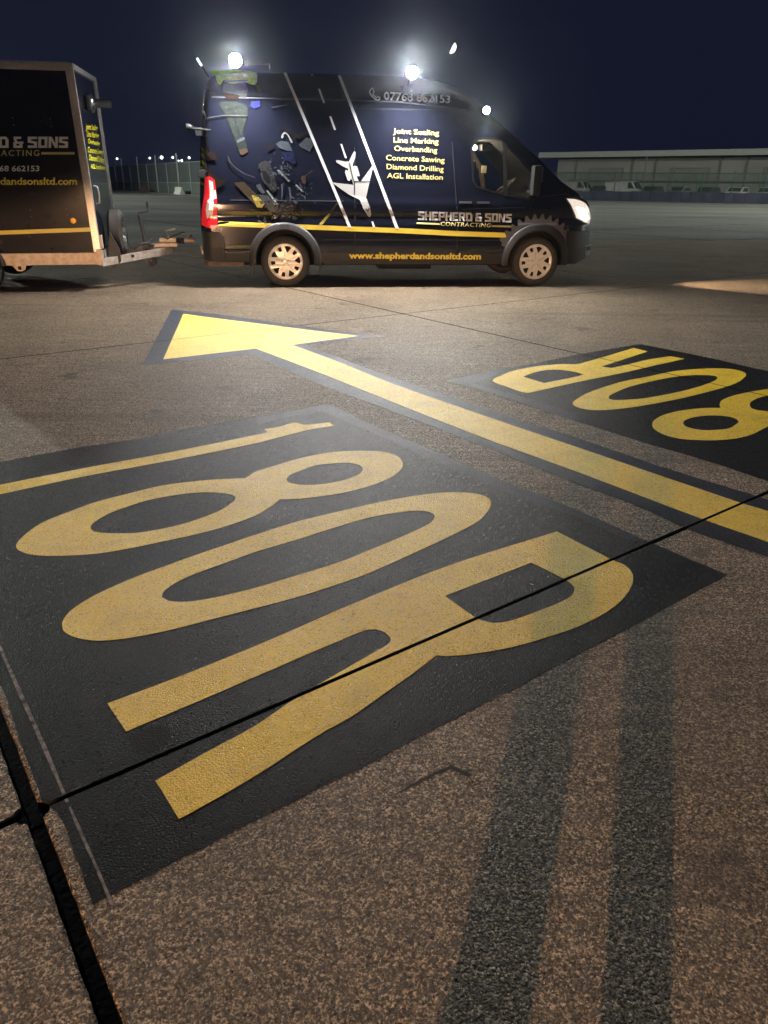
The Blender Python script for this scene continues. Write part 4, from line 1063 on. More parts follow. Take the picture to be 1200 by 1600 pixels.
# door mirror
mt, mbm = VD['mir_t'], VD['mir_b']
mm = MB()
mm.box(3.50, 3.60, -.10, .05, 1.30, 1.34, bev=.01); mm.box(3.50, 3.62, -.26, -.09, 1.27, 1.66, bev=.03)
mir = mm.build('door_mirror', M_PLAS, van)
MB().add([(3.625, -.25, 1.30), (3.64, -.17, 1.29), (3.64, -.15, 1.42), (3.625, -.235, 1.44)], [(0, 1, 2, 3), (3, 2, 1, 0)]).box(3.605, 3.628, -.262, -.254, 1.44, 1.64).build('mirror_indicator', M_CHROME, mir)
# door handles, filler cap, hinges
for u, z in ((2.60, 1.17), (2.86, 1.17)):
    decal('door_handle', [[(u-.09, z-.014), (u+.09, z-.014), (u+.09, z+.014), (u-.09, z+.014)]], M_PLAS, van, .006, thick=.03)
decal('sliding_rail', [[(-.72, 1.165), (.85, 1.165), (.85, 1.18), (-.72, 1.18)]], M_DARK, van, .003)
for p in ((-1.06, 2.02), (-1.06, 1.5)): MB().box(p[0]-.08, p[0]+.02, S(*p)-.03, S(*p)+.01, p[1]-.05, p[1]+.05, bev=.008).build('door_hinge', M_PLAS, van)
# window glass, divider, frame and cab interior
win = [Vector(p) for p in WIN]; wc = sum(win, Vector((0, 0)))/len(win)
fr_out = [(p-wc)*1.06+wc for p in win]; fr_in = [(p-wc)*.985+wc for p in win]
wf = decal('window_frame', [fr_out, fr_in], mat('window_seal', (.012, .012, .014), .3), van, .004)
decal('glass', [win], M_GLASS, wf, -.012)
MB().add([on_van(u, z, -.012, True) for u, z in WIN], [tuple(range(len(WIN)))]).build('glass', M_GLASS, wf)
decal('window_divider', [VD['divider']], M_DARK, van, .002)
it = thing('cab_interior', 'x', 'x'); del it['label']; del it['category']; it.parent = van
MB().box(2.66, 2.80, .30, .74, 1.30, 1.72, bev=.05).box(2.62, 2.74, .38, .66, 1.70, 1.95, bev=.04).build('seat', mat('seat_cloth', (.05, .05, .055), .9, noise_amt=.3), it)
MB().box(2.66, 2.80, 1.3, 1.76, 1.30, 1.72, bev=.05).build('seat', mat('seat_cloth', (.05, .05, .055), .9), it)
sw = MB(); R_ = .20; cc = Vector((3.28, .52, 1.36)); ax = Vector((-.62, 0, .78)); e1 = Vector((0, 1, 0)); e2 = ax.cross(e1)
sw.tube([cc+R_*(math.cos(2*math.pi*k/28)*e1+math.sin(2*math.pi*k/28)*e2) for k in range(29)], .014, 8, caps=False)
for a in (0, 120, 240): sw.tube([cc, cc+R_*(math.cos(math.radians(a))*e1+math.sin(math.radians(a))*e2)], .014, 6)
sw.build('steering_wheel', mat('steering_leather', (.16, .13, .11), .4), it)
MB().tube([(2.93, 1.66, 1.92), (3.15, 1.66, 1.62), (3.22, 1.66, 1.32)], .045, 8).build('far_pillar', mat('pillar_trim', (.10, .07, .055), .7), it)
MB().box(2.98, 3.14, .85, 1.2, 1.86, 1.95, bev=.02).build('sun_visor', M_DARK, it)
MB().box(3.02, 3.09, .95, 1.0, 1.56, 1.66).build('hanging_tag', mat('card_tag', (.5, .42, .25), .8), it)
MB().lathe([(0, 0), (.02, 0), (.02, -.01)], (2.86, .9, 1.96), 'Z', 12).build('cab_lamp', mat('lit_cab_lamp', (1, .9, .7), .4, emit=(1, .85, .6), estr=8), it)

pl_d = bpy.data.lights.new('cab_light', 'POINT'); pl_d.energy = 22; pl_d.color = (1, .82, .6); pl_d.shadow_soft_size = .03
pl_o = bpy.data.objects.new('cab_light', pl_d); C.objects.link(pl_o); pl_o.parent = van; pl_o.location = (2.88, .9, 1.90)
# ------------------------------------------------------------------ lamps of the van
def spot(name, loc, target, power, col, size=1.6, blend=.6, rad=.05, parent=None):
    d = bpy.data.lights.new(name, 'SPOT'); d.energy = power; d.color = col; d.spot_size = size; d.spot_blend = blend; d.shadow_soft_size = rad
    o = bpy.data.objects.new(name, d); C.objects.link(o)
    if parent: o.parent = parent
    o.location = loc; o.rotation_euler = (Vector(target)-Vector(loc)).to_track_quat('-Z', 'Y').to_euler(); return o
def work_light(u, y, z, yaw, R, parent, name='work_light', stand=.1):
    e = bpy.data.objects.new(name, None); C.objects.link(e); e.parent = parent; e.location = (u, y, z); e.rotation_euler = (0, 0, yaw)
    b = MB(); b.lathe([(R-.004, -.012), (R+.008, -.012), (R+.010, .01), (R*.85, .05), (R*.5, .065), (0, .068)], (0, 0, 0), 'Y', 32)
    for k in range(5): x = -R*.6+R*1.2*k/4; b.box(x-.003, x+.003, .045, .085, -R*.5, R*.5)
    b.tube([(-R-.018, .03, 0), (-R-.018, .07, -R*.4), (R+.018, .07, -R*.4), (R+.018, .03, 0)], .007, 8).tube([(0, .07, -R*.4), (0, .30, -R*.5-.01)], .01, 8)
    b.build('lamp_housing', M_PLAS, e)
    l = MB(); l.lathe([(0, -.014), (R*.6, -.012), (R-.004, -.004)], (0, 0, 0), 'Y', 32); l.build('lamp_lens', M_LED, e)
    return e
COLD = (1.0, .975, .94)
L1, L2, L3 = VD['L1'], VD['L2'], VD['L3']
work_light(L1[0], -.05, 2.83, 0, .085, van, stand=.01)
work_light(L2[0], -.05, 2.75, 0, .08, van, stand=.01)
work_light(2.85, .10, 2.34, 0, .05, van, stand=.01)
spot('work_light_beam', (L1[0], -.15, 2.83), (L1[0]-.1, -1.5, 0), P_WORK[0], COLD, 2.62, 1.0, .05, van)
spot('work_light_beam', (L2[0], -.15, 2.77), (L2[0]-.2, -1.7, 0), P_WORK[1], COLD, 2.62, 1.0, .05, van)
spot('work_light_beam', (2.85, .06, 2.34), (3.0, -1.9, 0), P_WORK[2], (1, .98, .85), 2.1, 1.0, .03, van)
# roof bar between the first lamp and the roof, antenna stub
MB().tube([(-.62, .2, 2.76), (-.62, .2, 2.83), (-.10, .2, 2.83), (-.10, .2, 2.76)], .007, 8).build('roof_bar', M_CHROME, van)
rl = VD['rl']
rw = work_light(-1.22, .04, 2.06, math.radians(-90), .035, van, 'rear_work_light', .01)
MB().tube([(-1.20, .06, 2.06), (-1.06, .09, 2.03)], .01, 6).build('lamp_bracket', M_PLAS, van)
spot('rear_light_beam', (-1.26, .04, 2.06), (-3.6, .1, 1.2), 90, COLD, 2.4, .8, .03, van)
MB().tube([(-.90, .16, 2.66), (-.99, .12, 2.79)], .010, 8).build('marker_bracket', M_PLAS, van)
MB().tube([(-.98, .12, 2.78), (-1.03, .1, 2.86)], .012, 8).build('roof_marker', mat('roof_marker_lens', (.9, .9, .9), .3, emit=(.9, .95, 1), estr=3), van)
spot('headlight_beam', (4.80, .42, .80), (9.5, -.6, 0), P_HEAD, (1, .72, .45), .8, .5, .05, van)
# tow bar
MB().box(-1.30, -1.10, .99, 1.07, .38, .44).lathe([(0, .505), (.02, .50), (.025, .48), (.02, .46), (.012, .44), (.012, .42)], (-1.30, 1.03, 0), 'Z', 14).build('tow_bar', M_GALV, van)

# ------------------------------------------------------------------ trailer
TO, TX_, TY_, TZ_, TW, TH = DATA['trailer']
tex, tey, tez = Vector(TX_), Vector(TY_), Vector(TZ_)
tr = thing('box_trailer', 'black box trailer with aluminium edges and spare wheel behind the van', 'trailer')
tr.matrix_world = Matrix(((tex.x, tey.x, tez.x, TO[0]), (tex.y, tey.y, tez.y, TO[1]), (tex.z, tey.z, tez.z, TO[2]), (0, 0, 0, 1)))
LEN = 3.3
M_TBOX = mat('black_trailer_panel', (.012, .013, .020), .12, coat=.3, noise_amt=.08, noise_scale=6, bump=.015, bump_scale=3)
MB().box(-LEN+.02, -.02, .02, TW-.02, .06, TH-.02, bev=.004).build('box_panels', M_TBOX, tr)
fe = MB()
for y in (0, TW-.05):
    fe.box(-.095, 0, y, y+.05, .06, TH, bev=.006); fe.box(-LEN, -LEN+.095, y, y+.05, .06, TH, bev=.006)
    fe.box(-LEN+.095, -.095, y+.002, y+.05, TH-.085, TH-.002, bev=.006)
fe.box(-.03, .006, .05, TW-.05, TH-.06, TH, bev=.006)
fe.box(-LEN+.05, -.05, .03, TW-.03, TH-.012, TH+.012, bev=.004)
fe.build('aluminium_edge', M_ALU, tr)
ch = MB(); ch.box(-LEN+.05, -.02, .0, .06, -.10, .055, bev=.006); ch.box(-LEN+.05, -.02, TW-.06, TW, -.10, .055, bev=.006); ch.box(-.09, -.02, .06, TW-.06, -.10, .05, bev=.004)
for x in (-1.0, -2.2): ch.box(x-.03, x+.03, .06, TW-.06, -.09, .04)
ch.box(-.062, .01, -.012, .0, -.11, .10, bev=.003)
ch.build('chassis_beam', M_GALV, tr)
# suspension plate by the wheel
lug = [(-1.17, .03), (-1.10, .045), (-1.03, .0), (-.985, -.09), (-1.0, -.15), (-1.04, -.17), (-1.10, -.165), (-1.13, -.13), (-1.20, -.03)]
v, f = prism_y(lug, -.03, .0); sp_ = MB(); sp_.add(v, f); sp_.lathe([(0, -.038), (.035, -.038), (.035, -.03)], (-1.10, 0, -.02), 'Y', 18); sp_.build('suspension_plate', M_GALV, tr, True)
MB().box(-1.085, -1.045, -.034, -.03, -.15, -.105).build('plate_slot', M_DARK, tr)
for yy, s in ((-.02, -1), (TW+.02, 1)):
    w = wheel(tr, -1.62, yy, -.45+.33, .33, s); 
# mudguards over the wheels
for y0 in (-.14, TW-.04):
    mb = MB(); n = 20; vs = []
    for r in (.375, .385):
        for i in range(n+1):
            a = math.radians(5+170*i/n)
            for y in (y0, y0+.2): vs.append((-1.62+r*math.cos(a), y, -.12+r*math.sin(a)))
    k = 2*(n+1)
    mb.add(vs, [(2*i, 2*i+2, 2*i+3, 2*i+1) for i in range(n)]+[(k+2*i, k+2*i+1, k+2*i+3, k+2*i+2) for i in range(n)]+[(2*i, k+2*i, k+2*i+2, 2*i+2) for i in range(n)])
    mb.build('mudguard', M_PLAS, tr)
tside = lambda a, b, o=.004: Vector((a, .02-o, b))
TDD = DATA['T']
def tflat(name, poly, m, o=.003, parent=tr):
    v, f = tess([poly]); return obj(name, [tside(p.x, p.y, o) for p in v], f, m, parent)
s_ = TDD['stripe']; e_ = (Vector(s_[0])-Vector(s_[1])).normalized(); 
tflat('yellow_stripe', [tuple(Vector(s_[1])+e_*(LEN-.2)), s_[1], s_[2], tuple(Vector(s_[2])+e_*(LEN-.2))], M_YV)
for p in TDD['bolts']+[[p[0]-k, p[1]] for p in TDD['bolts'] for k in (.88, 1.76) if p[0]-k > -LEN+.2]: MB().lathe([(0, .010), (.007, .011), (.012, .02)], (p[0], 0, p[1]), 'Y', 12).build('panel_bolt', M_CHROME, tr)
mk_ = TDD['marker']
MB().lathe([(0, -.008), (.02, -.006), (.034, .004), (.036, .02)], (mk_[0], 0, mk_[1]), 'Y', 24).build('side_marker_lamp', mat('amber_lens', (.8, .33, .03), .2, emit=(1, .4, .03), estr=.35), tr)
tt = DATA['ttxt']
def run(name, full, key, fn, m, **kw):
    """extend the words seen in the photograph to the whole line, keeping its letter size and right end"""
    d = tt[key]; l, r, t = Vector(d['l']), Vector(d['r']), Vector(d['t'])
    vis, _ = text2d(d['s'], kw.get('bold', 0), 0, kw.get('space', 1)); al, _ = text2d(full, kw.get('bold', 0), 0, kw.get('space', 1))
    wv = max(p[0] for p in vis)-min(p[0] for p in vis); wa = max(p[0] for p in al)-min(p[0] for p in al)
    nl = r+(l-r)*(wa/wv); return place_text(name, full, nl, r, t-l+nl, tside, m, tr, **kw)
run('lettering', 'CONTRACTING', 'con', None, M_CREAM, bold=.01, space=1.25)
run('lettering', '07768 662153', 'num', None, M_WHITE, bold=.02)
run('lettering', 'www.shepherdandsonsltd.com', 'url', None, M_YV, bold=.025)
d = tt['logo']; l, r, t = Vector(d['l']), Vector(d['r']), Vector(d['t']); unit = (r-l)/(5.55*4-.5)
full_w = 5.55*3+5.2+5.55*2+5.2+5.55+5.8 + 1.9+5.8+1.9 + 5.55*4-.5
# S H E P H E R D & S O N S
wsum = 0
for chh in 'SHEPHERD & SONS': wsum += 1.9 if chh == ' ' else 5.55 if chh in 'SHPRON' else 5.2 if chh == 'E' else 5.8
nl = r-unit*(wsum-.5); block_text('firm_name', 'SHEPHERD & SONS', nl, r, t-l+nl, tside, M_WHITE, tr)
b_ = TDD['bar']; tflat('name_underline', b_, M_CREAM)
# headboard: lettering, lamp, handle, lock
fmap = lambda a, b: Vector((-.02+.005, a, b))
for d in DATA['front']: place_text('lettering', d['s'], d['l'], d['r'], d['t'], fmap, mat('lime_vinyl', (.72, .72, .03), .4), tr, bold=.02)
fp = DATA['front_pts']
ly, lz = .80, 1.88
lm = MB(); lm.lathe([(0, .0), (.10, .0), (.115, .02), (.115, .035), (.10, .05), (.06, .07), (0, .075)], (.02, ly, lz), 'X', 32)
lm_o = lm.build('round_lamp', M_CHROME, tr)
MB().tube([(.07, ly, lz), (.30, ly+.02, lz)], .055, 20).box(.0, .05, ly-.16, ly+.16, lz-.085, lz+.085, bev=.01).build('lamp_body', M_PLAS, lm_o)
MB().tube([(0, .20, .88), (.045, .20, .87), (.055, .20, .78), (.045, .20, .67), (0, .20, .66)], .012, 10).build('grab_handle', M_ALU, tr)
MB().box(.0, .03, .03, .11, .10, .27, bev=.006).build('corner_bracket', M_GALV, tr)
# drawbar, coupling, jockey wheel, spare wheel
CPL = Vector((1.16, 1.06, .06))
db = MB()
def beam(a, b, w, h):
    a, b = Vector(a), Vector(b); dxy = (b-a).normalized(); s = Vector((-dxy.y, dxy.x, 0)).normalized()*w/2; u_ = Vector((0, 0, h/2))
    db.add([a-s-u_, a+s-u_, a+s+u_, a-s+u_, b-s-u_, b+s-u_, b+s+u_, b-s+u_], [(0, 1, 2, 3), (7, 6, 5, 4), (0, 4, 5, 1), (1, 5, 6, 2), (2, 6, 7, 3), (3, 7, 4, 0)])
beam((-.05, .20, -.10), (.86, .94, -.02), .05, .10); beam((-.05, TW-.12, -.10), (.86, 1.10, -.02), .05, .10)
db.box(.60, .96, .93, 1.11, .02, .075, bev=.008)
dbo = db.build('drawbar', M_GALV, tr, False)
MB().box(.30, .37, .476, .482, -.07, -.03).build('drawbar_slot', M_DARK, dbo)
cp = MB(); cp.box(.70, .95, .96, 1.10, .075, .15, bev=.02); cp.tube([(1.05, 1.03, .10), (1.17, 1.04, .10), (1.22, 1.045, .08)], [.035, .045, .035], 14); cp.tube([(1.10, 1.03, .13), (1.16, 1.03, .19), (1.02, 1.03, .20)], .012, 8)
cp.tube([(.85, 1.03, .15), (.80, 1.03, .24), (.95, 1.03, .27)], .012, 8)
cp.build('coupling_head', M_GALV, tr)
bl = MB(); bl.tube([(.93+.012*k, 1.03, .10) for k in range(12)], [.05 if k % 2 else .036 for k in range(12)], 18); bl.build('rubber_bellows', M_TYRE, tr)
MB().tube([(.55, .85, .10), (.66, .86, .18), (.74, .9, .20), (.82, .95, .13), (.9, 1.0, .17), (1.05, 1.02, .22), (1.18, 1.1, .16)], .010, 8).tube([(.35, .75, .02), (.45, .74, .09), (.55, .8, .10), (.62, .9, .05)], .012, 8).build('brake_cable', M_TYRE, tr)
jw = MB(); jx, jy = .50, .88
jw.tube([(jx+.03, jy, -.14), (jx-.03, jy, .47)], .027, 14); jw.tube([(jx-.035, jy, .46), (jx-.035, jy, .50), (jx+.10, jy, .52), (jx+.10, jy, .63)], .011, 8); jw.tube([(jx+.10, jy, .57), (jx+.10, jy, .645)], .016, 10)
jw.box(jx-.04, jx+.06, jy-.04, jy+.04, .0, .06, bev=.006)
jo = jw.build('jockey_post', M_PLAS, tr); MB().lathe([(.03, -.03), (.085, -.03), (.09, 0), (.085, .03), (.03, .03)], (jx+.05, jy, -.16), 'Y', 24).build('jockey_wheel', M_TYRE, jo)
# spare wheel standing on the headboard
sw_ = bpy.data.objects.new('spare_wheel', None); C.objects.link(sw_); sw_.parent = tr; SC = (.14, .83, .24)
st = MB(); st.lathe([(.20, -.08), (.22, -.10), (.27, -.10), (.315, -.06), (.32, 0), (.315, .06), (.27, .10), (.22, .10), (.195, .08), (.195, -.08)], SC, 'X', 56)
for g in (-.035, 0, .035): st.lathe([(.319, g-.004), (.308, g), (.319, g+.004)], SC, 'X', 48)
st.build('tyre', M_TYRE, sw_)
sr = MB(); sr.lathe([(.20, .085), (.19, .06), (.18, -.02), (.12, .0), (.09, .035), (.05, .04), (0, .03)], SC, 'X', 40); sr.build('rim', M_CHROME, sw_)
# dark skid plate under the headboard
sk = [(.02, -.02), (.10, .28), (.20, .05), (.20, -.10), (.10, -.20), (.03, -.16)]
v, f = prism_y([(p[0], p[1]) for p in sk], .34, .40); MB().add(v, f).build('stone_guard', M_PLAS, tr)
MB().tube([Vector((.93, 1.0, -.06)), Vector((1.2, 1.02, -.13)), Vector((1.5, 1.05, -.10))], .004, 6).build('breakaway_cable', M_GALV, tr)

# ------------------------------------------------------------------ photographer: only the shadow of the legs falls into the picture
def person():
    root = thing('person', 'person in a yellow jacket and dark trousers holding up a phone, standing behind the camera', 'person', (0, 0, 0))
    J = {'pelvis': (-.03, -.36, .95, .15), 'waist': (-.03, -.37, 1.10, .14), 'chest': (-.03, -.38, 1.32, .165), 'neck': (-.03, -.36, 1.52, .06), 'head1': (-.03, -.35, 1.62, .095), 'head2': (-.03, -.33, 1.72, .10), 'crown': (-.03, -.34, 1.80, .06),
     'hipL': (-.12, -.36, .90, .12), 'kneeL': (-.165, -.35, .50, .094), 'ankL': (-.175, -.38, .10, .074), 'toeL': (-.205, -.19, .045, .045),
     'hipR': (.06, -.36, .90, .11), 'kneeR': (.05, -.35, .50, .078), 'ankR': (.055, -.38, .10, .060), 'toeR': (.08, -.19, .045, .045),
     'shL': (-.17, -.37, 1.44, .07), 'elL': (-.22, -.27, 1.18, .05), 'wrL': (-.09, -.085, 1.30, .032),
     'shR': (.21, -.37, 1.44, .07), 'elR': (.26, -.27, 1.18, .05), 'wrR': (.12, -.085, 1.30, .032)}
    E = [('pelvis', 'waist'), ('waist', 'chest'), ('chest', 'neck'), ('neck', 'head1'), ('head1', 'head2'), ('head2', 'crown')]
    for s in 'LR': E += [('pelvis', 'hip'+s), ('hip'+s, 'knee'+s), ('knee'+s, 'ank'+s), ('ank'+s, 'toe'+s), ('chest', 'sh'+s), ('sh'+s, 'el'+s), ('el'+s, 'wr'+s)]
    # hands with five fingers each round the phone
    for s, sx in (('L', 1), ('R', -1)):
        wx = J['wr'+s][0]; J['palm'+s] = (wx+sx*.02, -.055, 1.345, .026); E.append(('wr'+s, 'palm'+s))
        for k in range(4):
            z = 1.34+.019*k; J['f%d%s' % (k, s)] = (wx+sx*.035, -.040, z, .0085); J['g%d%s' % (k, s)] = (wx+sx*(.060-.004*k), -.030, z+.006, .0075)
            E += [('palm'+s, 'f%d%s' % (k, s)), ('f%d%s' % (k, s), 'g%d%s' % (k, s))]
        J['t0'+s] = (wx+sx*.03, -.07, 1.375, .010); J['t1'+s] = (wx+sx*.055, -.062, 1.395, .009); E += [('palm'+s, 't0'+s), ('t0'+s, 't1'+s)]
    keys = list(J); me = bpy.data.meshes.new('body'); me.from_pydata([J[k][:3] for k in keys], [(keys.index(a), keys.index(b)) for a, b in E], [])
    o = bpy.data.objects.new('body', me); C.objects.link(o); o.parent = root
    o.modifiers.new('skin', 'SKIN'); sd = o.modifiers.new('sub', 'SUBSURF'); sd.levels = 1; sd.render_levels = 1
    if not me.skin_vertices: pass
    for i, k in enumerate(keys): me.skin_vertices[0].data[i].radius = (J[k][3], J[k][3]); me.skin_vertices[0].data[i].use_root = (k == 'pelvis')
    bpy.context.view_layer.update(); ev = bpy.data.meshes.new_from_object(o.evaluated_get(bpy.context.evaluated_depsgraph_get()))
    o.modifiers.clear(); o.data = ev; ev.name = 'body'
    for m in (mat('hi_viz_jacket', (.45, .72, .04), .8, noise_amt=.1), mat('dark_work_trousers', (.03, .033, .045), .9, noise_amt=.2), mat('skin', (.45, .28, .2), .6, noise_amt=.08), mat('safety_boots', (.05, .035, .02), .6, noise_amt=.2), mat('short_brown_hair', (.05, .03, .02), .9, noise_amt=.3)): ev.materials.append(m)
    for p in ev.polygons:
        c = p.center; p.use_smooth = True
        p.material_index = 3 if c.z < .13 else 1 if c.z < .98 else (4 if c.z > 1.70 and c.y < -.30 or c.z > 1.79 else 2) if c.z > 1.53 else 2 if c.y > -.10 else 0
    MB().box(-.078, .072, -.038, -.030, 1.33, 1.415, bev=.003).build('phone', M_PLAS, root)
    return root
try:
    person()
except Exception as ex:
    print('person failed', ex)

# ------------------------------------------------------------------ unseen tripod lamp added in place of vehicle headlights; warm light rakes the apron
tp = Vector((-2.25, -6.9, 0))
td = Vector((.32, .95, 0)).normalized()
fl = thing('headlight_standin', 'low warm lamp on a tripod, stand-in for vehicle headlights behind the photographer', 'floodlight', tp, math.atan2(td.y, td.x))
b = MB(); b.box(-.12, .0, -.16, .16, .70, .90, bev=.01); b.box(-.12, .52, -.62, .62, .902, .91); b.box(.515, .52, -.62, .62, .806, .902); b.box(0, .12, -.17, -.162, .70, .90); b.box(0, .12, .162, .17, .70, .90)  # wide visor and lip shaped to cut the beam above lamp height
b.build('lamp_housing', M_PLAS, fl)
MB().box(.0, .004, -.15, .15, .71, .89).build('lamp_lens', mat('lit_warm_lens', (1, .85, .6), .3, emit=(1, .78, .52), estr=40), fl)
lg = MB(); lg.tube([(-.06, 0, .70), (-.06, 0, .25)], .015, 8)
for a in (0, 120, 240): lg.tube([(-.06, 0, .55), (-.06+.4*math.cos(math.radians(a)), .4*math.sin(math.radians(a)), .01)], .011, 8)
lg.build('tripod', M_ALU, fl)
spot('headlight_standin_beam', (.03, 0, .80), (10, .25, .35), P_TRIPOD, (1.0, .56, .29), 1.9, .35, .014, fl)

# ------------------------------------------------------------------ far ground features
F0, F1 = DATA['fence']
f0, f1 = Vector(F0), Vector(F1); fd = (f1-f0).normalized(); fn = Vector((-fd.y, fd.x))
M_KERB = mat('pale_concrete_strip', (.36, .36, .32), .8, noise_amt=.2, noise_scale=.7)
a, b2 = f0-fd*70, f1+fd*42
MB().add([(*(a-fn*2.6), -.02), (*(b2-fn*1.6), -.02), (*(b2+fn*.2), -.02), (*(a+fn*.2), -.02)], [(0, 1, 2, 3)]).build('kerb_strip', M_KERB, None, False)['kind'] = 'structure'

# chain link fence on the left
M_POST = mat('galvanised_post', (.34, .36, .33), .6, .3)
def mesh_mat(name, col, a=.55, sx=9):
    m = bpy.data.materials.new(name); m.use_nodes = True; n, l = m.node_tree.nodes, m.node_tree.links; b = n['Principled BSDF']
    b.inputs['Base Color'].default_value = (*col, 1); b.inputs['Roughness'].default_value = .7; b.inputs['Alpha'].default_value = a
    tc = n.new('ShaderNodeTexCoord'); t = n.new('ShaderNodeTexNoise'); t.inputs['Scale'].default_value = .9; l.new(tc.outputs['Object'], t.inputs['Vector'])
    mr = n.new('ShaderNodeMapRange'); mr.inputs['To Min'].default_value = a-.12; mr.inputs['To Max'].default_value = a+.12; l.new(t.outputs['Fac'], mr.inputs[0]); l.new(mr.outputs[0], b.inputs['Alpha'])
    return m
FH = 3.5
fence = thing('security_fence', 'tall grey wire mesh fence between trailer and van in the distance', 'fence', (*f0, 0), math.atan2(fd.y, fd.x))
Lf = (f1-f0).length+36
MB().box(-60, Lf, -.01, .01, 1.25, FH-.12).build('wire_mesh', mesh_mat('fence_wire', (.13, .15, .135), .42), fence, False)
MB().box(-60, Lf, -.012, .012, .02, 1.22).build('lower_mesh', mesh_mat('dense_fence_wire', (.12, .15, .13), .75), fence, False)
r_ = MB(); r_.tube([(-60, 0, FH-.1), (Lf, 0, FH-.1)], .045, 6).tube([(-60, 0, 1.23), (Lf, 0, 1.23)], .03, 6); r_.build('rail', M_POST, fence)
x = -58.0; pi_ = 0
while x < Lf:
    big = pi_ % 2 == 0
    MB().tube([(x, -.06, 0), (x, -.06, FH+(.9 if big else .0))], .10 if big else .06, 8).build('post', M_POST, fence)
    x += 4.6; pi_ += 1
# barriers at the fence foot
def barrier(px, py, w, h, m, label, rot=0.):
    g = Vector((px, py)); o = thing('concrete_barrier', label, 'barrier', (px, py, -.03), math.atan2(fd.y, fd.x)+rot, group='low barriers at the foot of the far fence')
    mb = MB(); prof = [(-.30, 0), (-.30, .12), (-.12, .45), (-.10, h), (.10, h), (.12, .45), (.30, .12), (.30, 0)]
    v = [(x_, y, z) for x_ in (-w/2, w/2) for y, z in prof]; n = len(prof)
    mb.add(v, [tuple(range(n))[::-1], tuple(range(n, 2*n))]+[(k, (k+1) % n, n+(k+1) % n, n+k) for k in range(n)]); mb.build('block', m, o, False); return o
pt = lambda t, off: f0+fd*t-fn*off
p = pt(22, 1.2); barrier(p.x, p.y, 2.6, .75, mat('rusty_barrier', (.10, .07, .06), .8, noise_amt=.3), 'dark brown low barrier at the foot of the far fence')
p = pt(37.5, 1.2); barrier(p.x, p.y, 2.4, .8, mat('white_barrier', (.6, .6, .55), .7, noise_amt=.1), 'pale concrete barrier at the fence foot just left of the van tail lamp')

# street lamps beyond the fence
def far_lamp(x, y, h, k):
    o = thing('street_lamp', k, 'street lamp', (x, y, 0), group='tiny lit lamps above the far fence')
    MB().tube([(0, 0, 0), (0, 0, h)], [.14, .08], 6).tube([(0, 0, h), (.9, 0, h+.15)], .06, 6).build('mast', M_POST, o)
    bm = bmesh.new(); bmesh.ops.create_icosphere(bm, subdivisions=2, radius=.42, matrix=Matrix.Translation((.9, 0, h)))
    mb = MB(); mb.addbm(bm); mb.build('lamp_head', mat('lit_street_lamp', (1, 1, 1), .5, emit=(.95, .97, 1), estr=3.0), o); return o
def at_px(px, py, Y):
    d = fwd+rt*((px-600)/F_PX)-up*((py-800)/F_PX); t = Y/d.y; return Vector((0, 0, CAM_H))+d*t
LBL = ['distant lit lamp nearest the trailer, alone above the fence', 'small distant lamp, second from the trailer above the fence', 'brightest distant lamp above the fence, in the middle of its row', 'distant lamp just right of the brightest one above the fence', 'fainter left one of a close pair of distant lamps over a fence post', 'right one of a close pair of distant lamps over a fence post', 'distant lamp nearest the van above the fence']
for (px, py, s), lb in zip([(183, 248, 1), (234, 247, 1), (252.5, 246, 1.6), (270, 246, 1.1), (279, 251, .8), (284, 251, 1.1), (295.5, 246.5, 1.2)], LBL):
    q = at_px(px, py, 330); o = far_lamp(q.x-.9*s, q.y, q.z/s, lb); o.scale = (s, s, s)
# low town silhouette behind the fence
# ------------------------------------------------------------------ terminal building on the right
M_WALL = mat('pale_cladding', (.21, .205, .185), .8, noise_amt=.12, noise_scale=.35)
M_FASC = mat('roof_fascia', (.30, .31, .28), .7)
A = Vector((24.8, 117.0)); B = Vector((64, 84)); bd = (B-A).normalized(); bl_ = (B-A).length+30
bld = thing('terminal_building', 'long low pale building with flat roof behind the van nose', 'building', (*A, 0), math.atan2(bd.y, bd.x))
HB = 5.75
MB().box(0, bl_, 0, 22, 0, HB-.75).build('wall', M_WALL, bld, False)
MB().box(-2.4, bl_+2, -1.6, 23, HB-.70, HB, bev=.03).build('roof', M_FASC, bld, False)
M_LINE = mat('dark_joint', (.125, .125, .112), .8)
x = 3.0; i = 0
while x < bl_:
    MB().box(x-.09, x+.09, -.14, -.02, 0, HB-.78).build('pilaster', M_LINE, bld, False)
    if i % 2 == 0:
        dr = MB().box(x+2.2, x+7.0, -.06, -.02, 0, 3.6).build('roller_door', mat('shutter_door', (.16, .165, .145), .7, noise_amt=.1, noise_scale=.6), bld, False)
        MB().box(x+2.05, x+7.15, -.10, -.07, 3.6, 3.72).box(x+2.05, x+2.2, -.10, -.07, 0, 3.6).box(x+7.0, x+7.15, -.10, -.07, 0, 3.6).build('door_frame', M_LINE, dr, False)
    x += 8.4 if i % 2 == 0 else 3.2; i += 1
MB().box(2, bl_, -.5, -.1, 2.05, 2.2).build('service_pipe', M_LINE, bld, False)
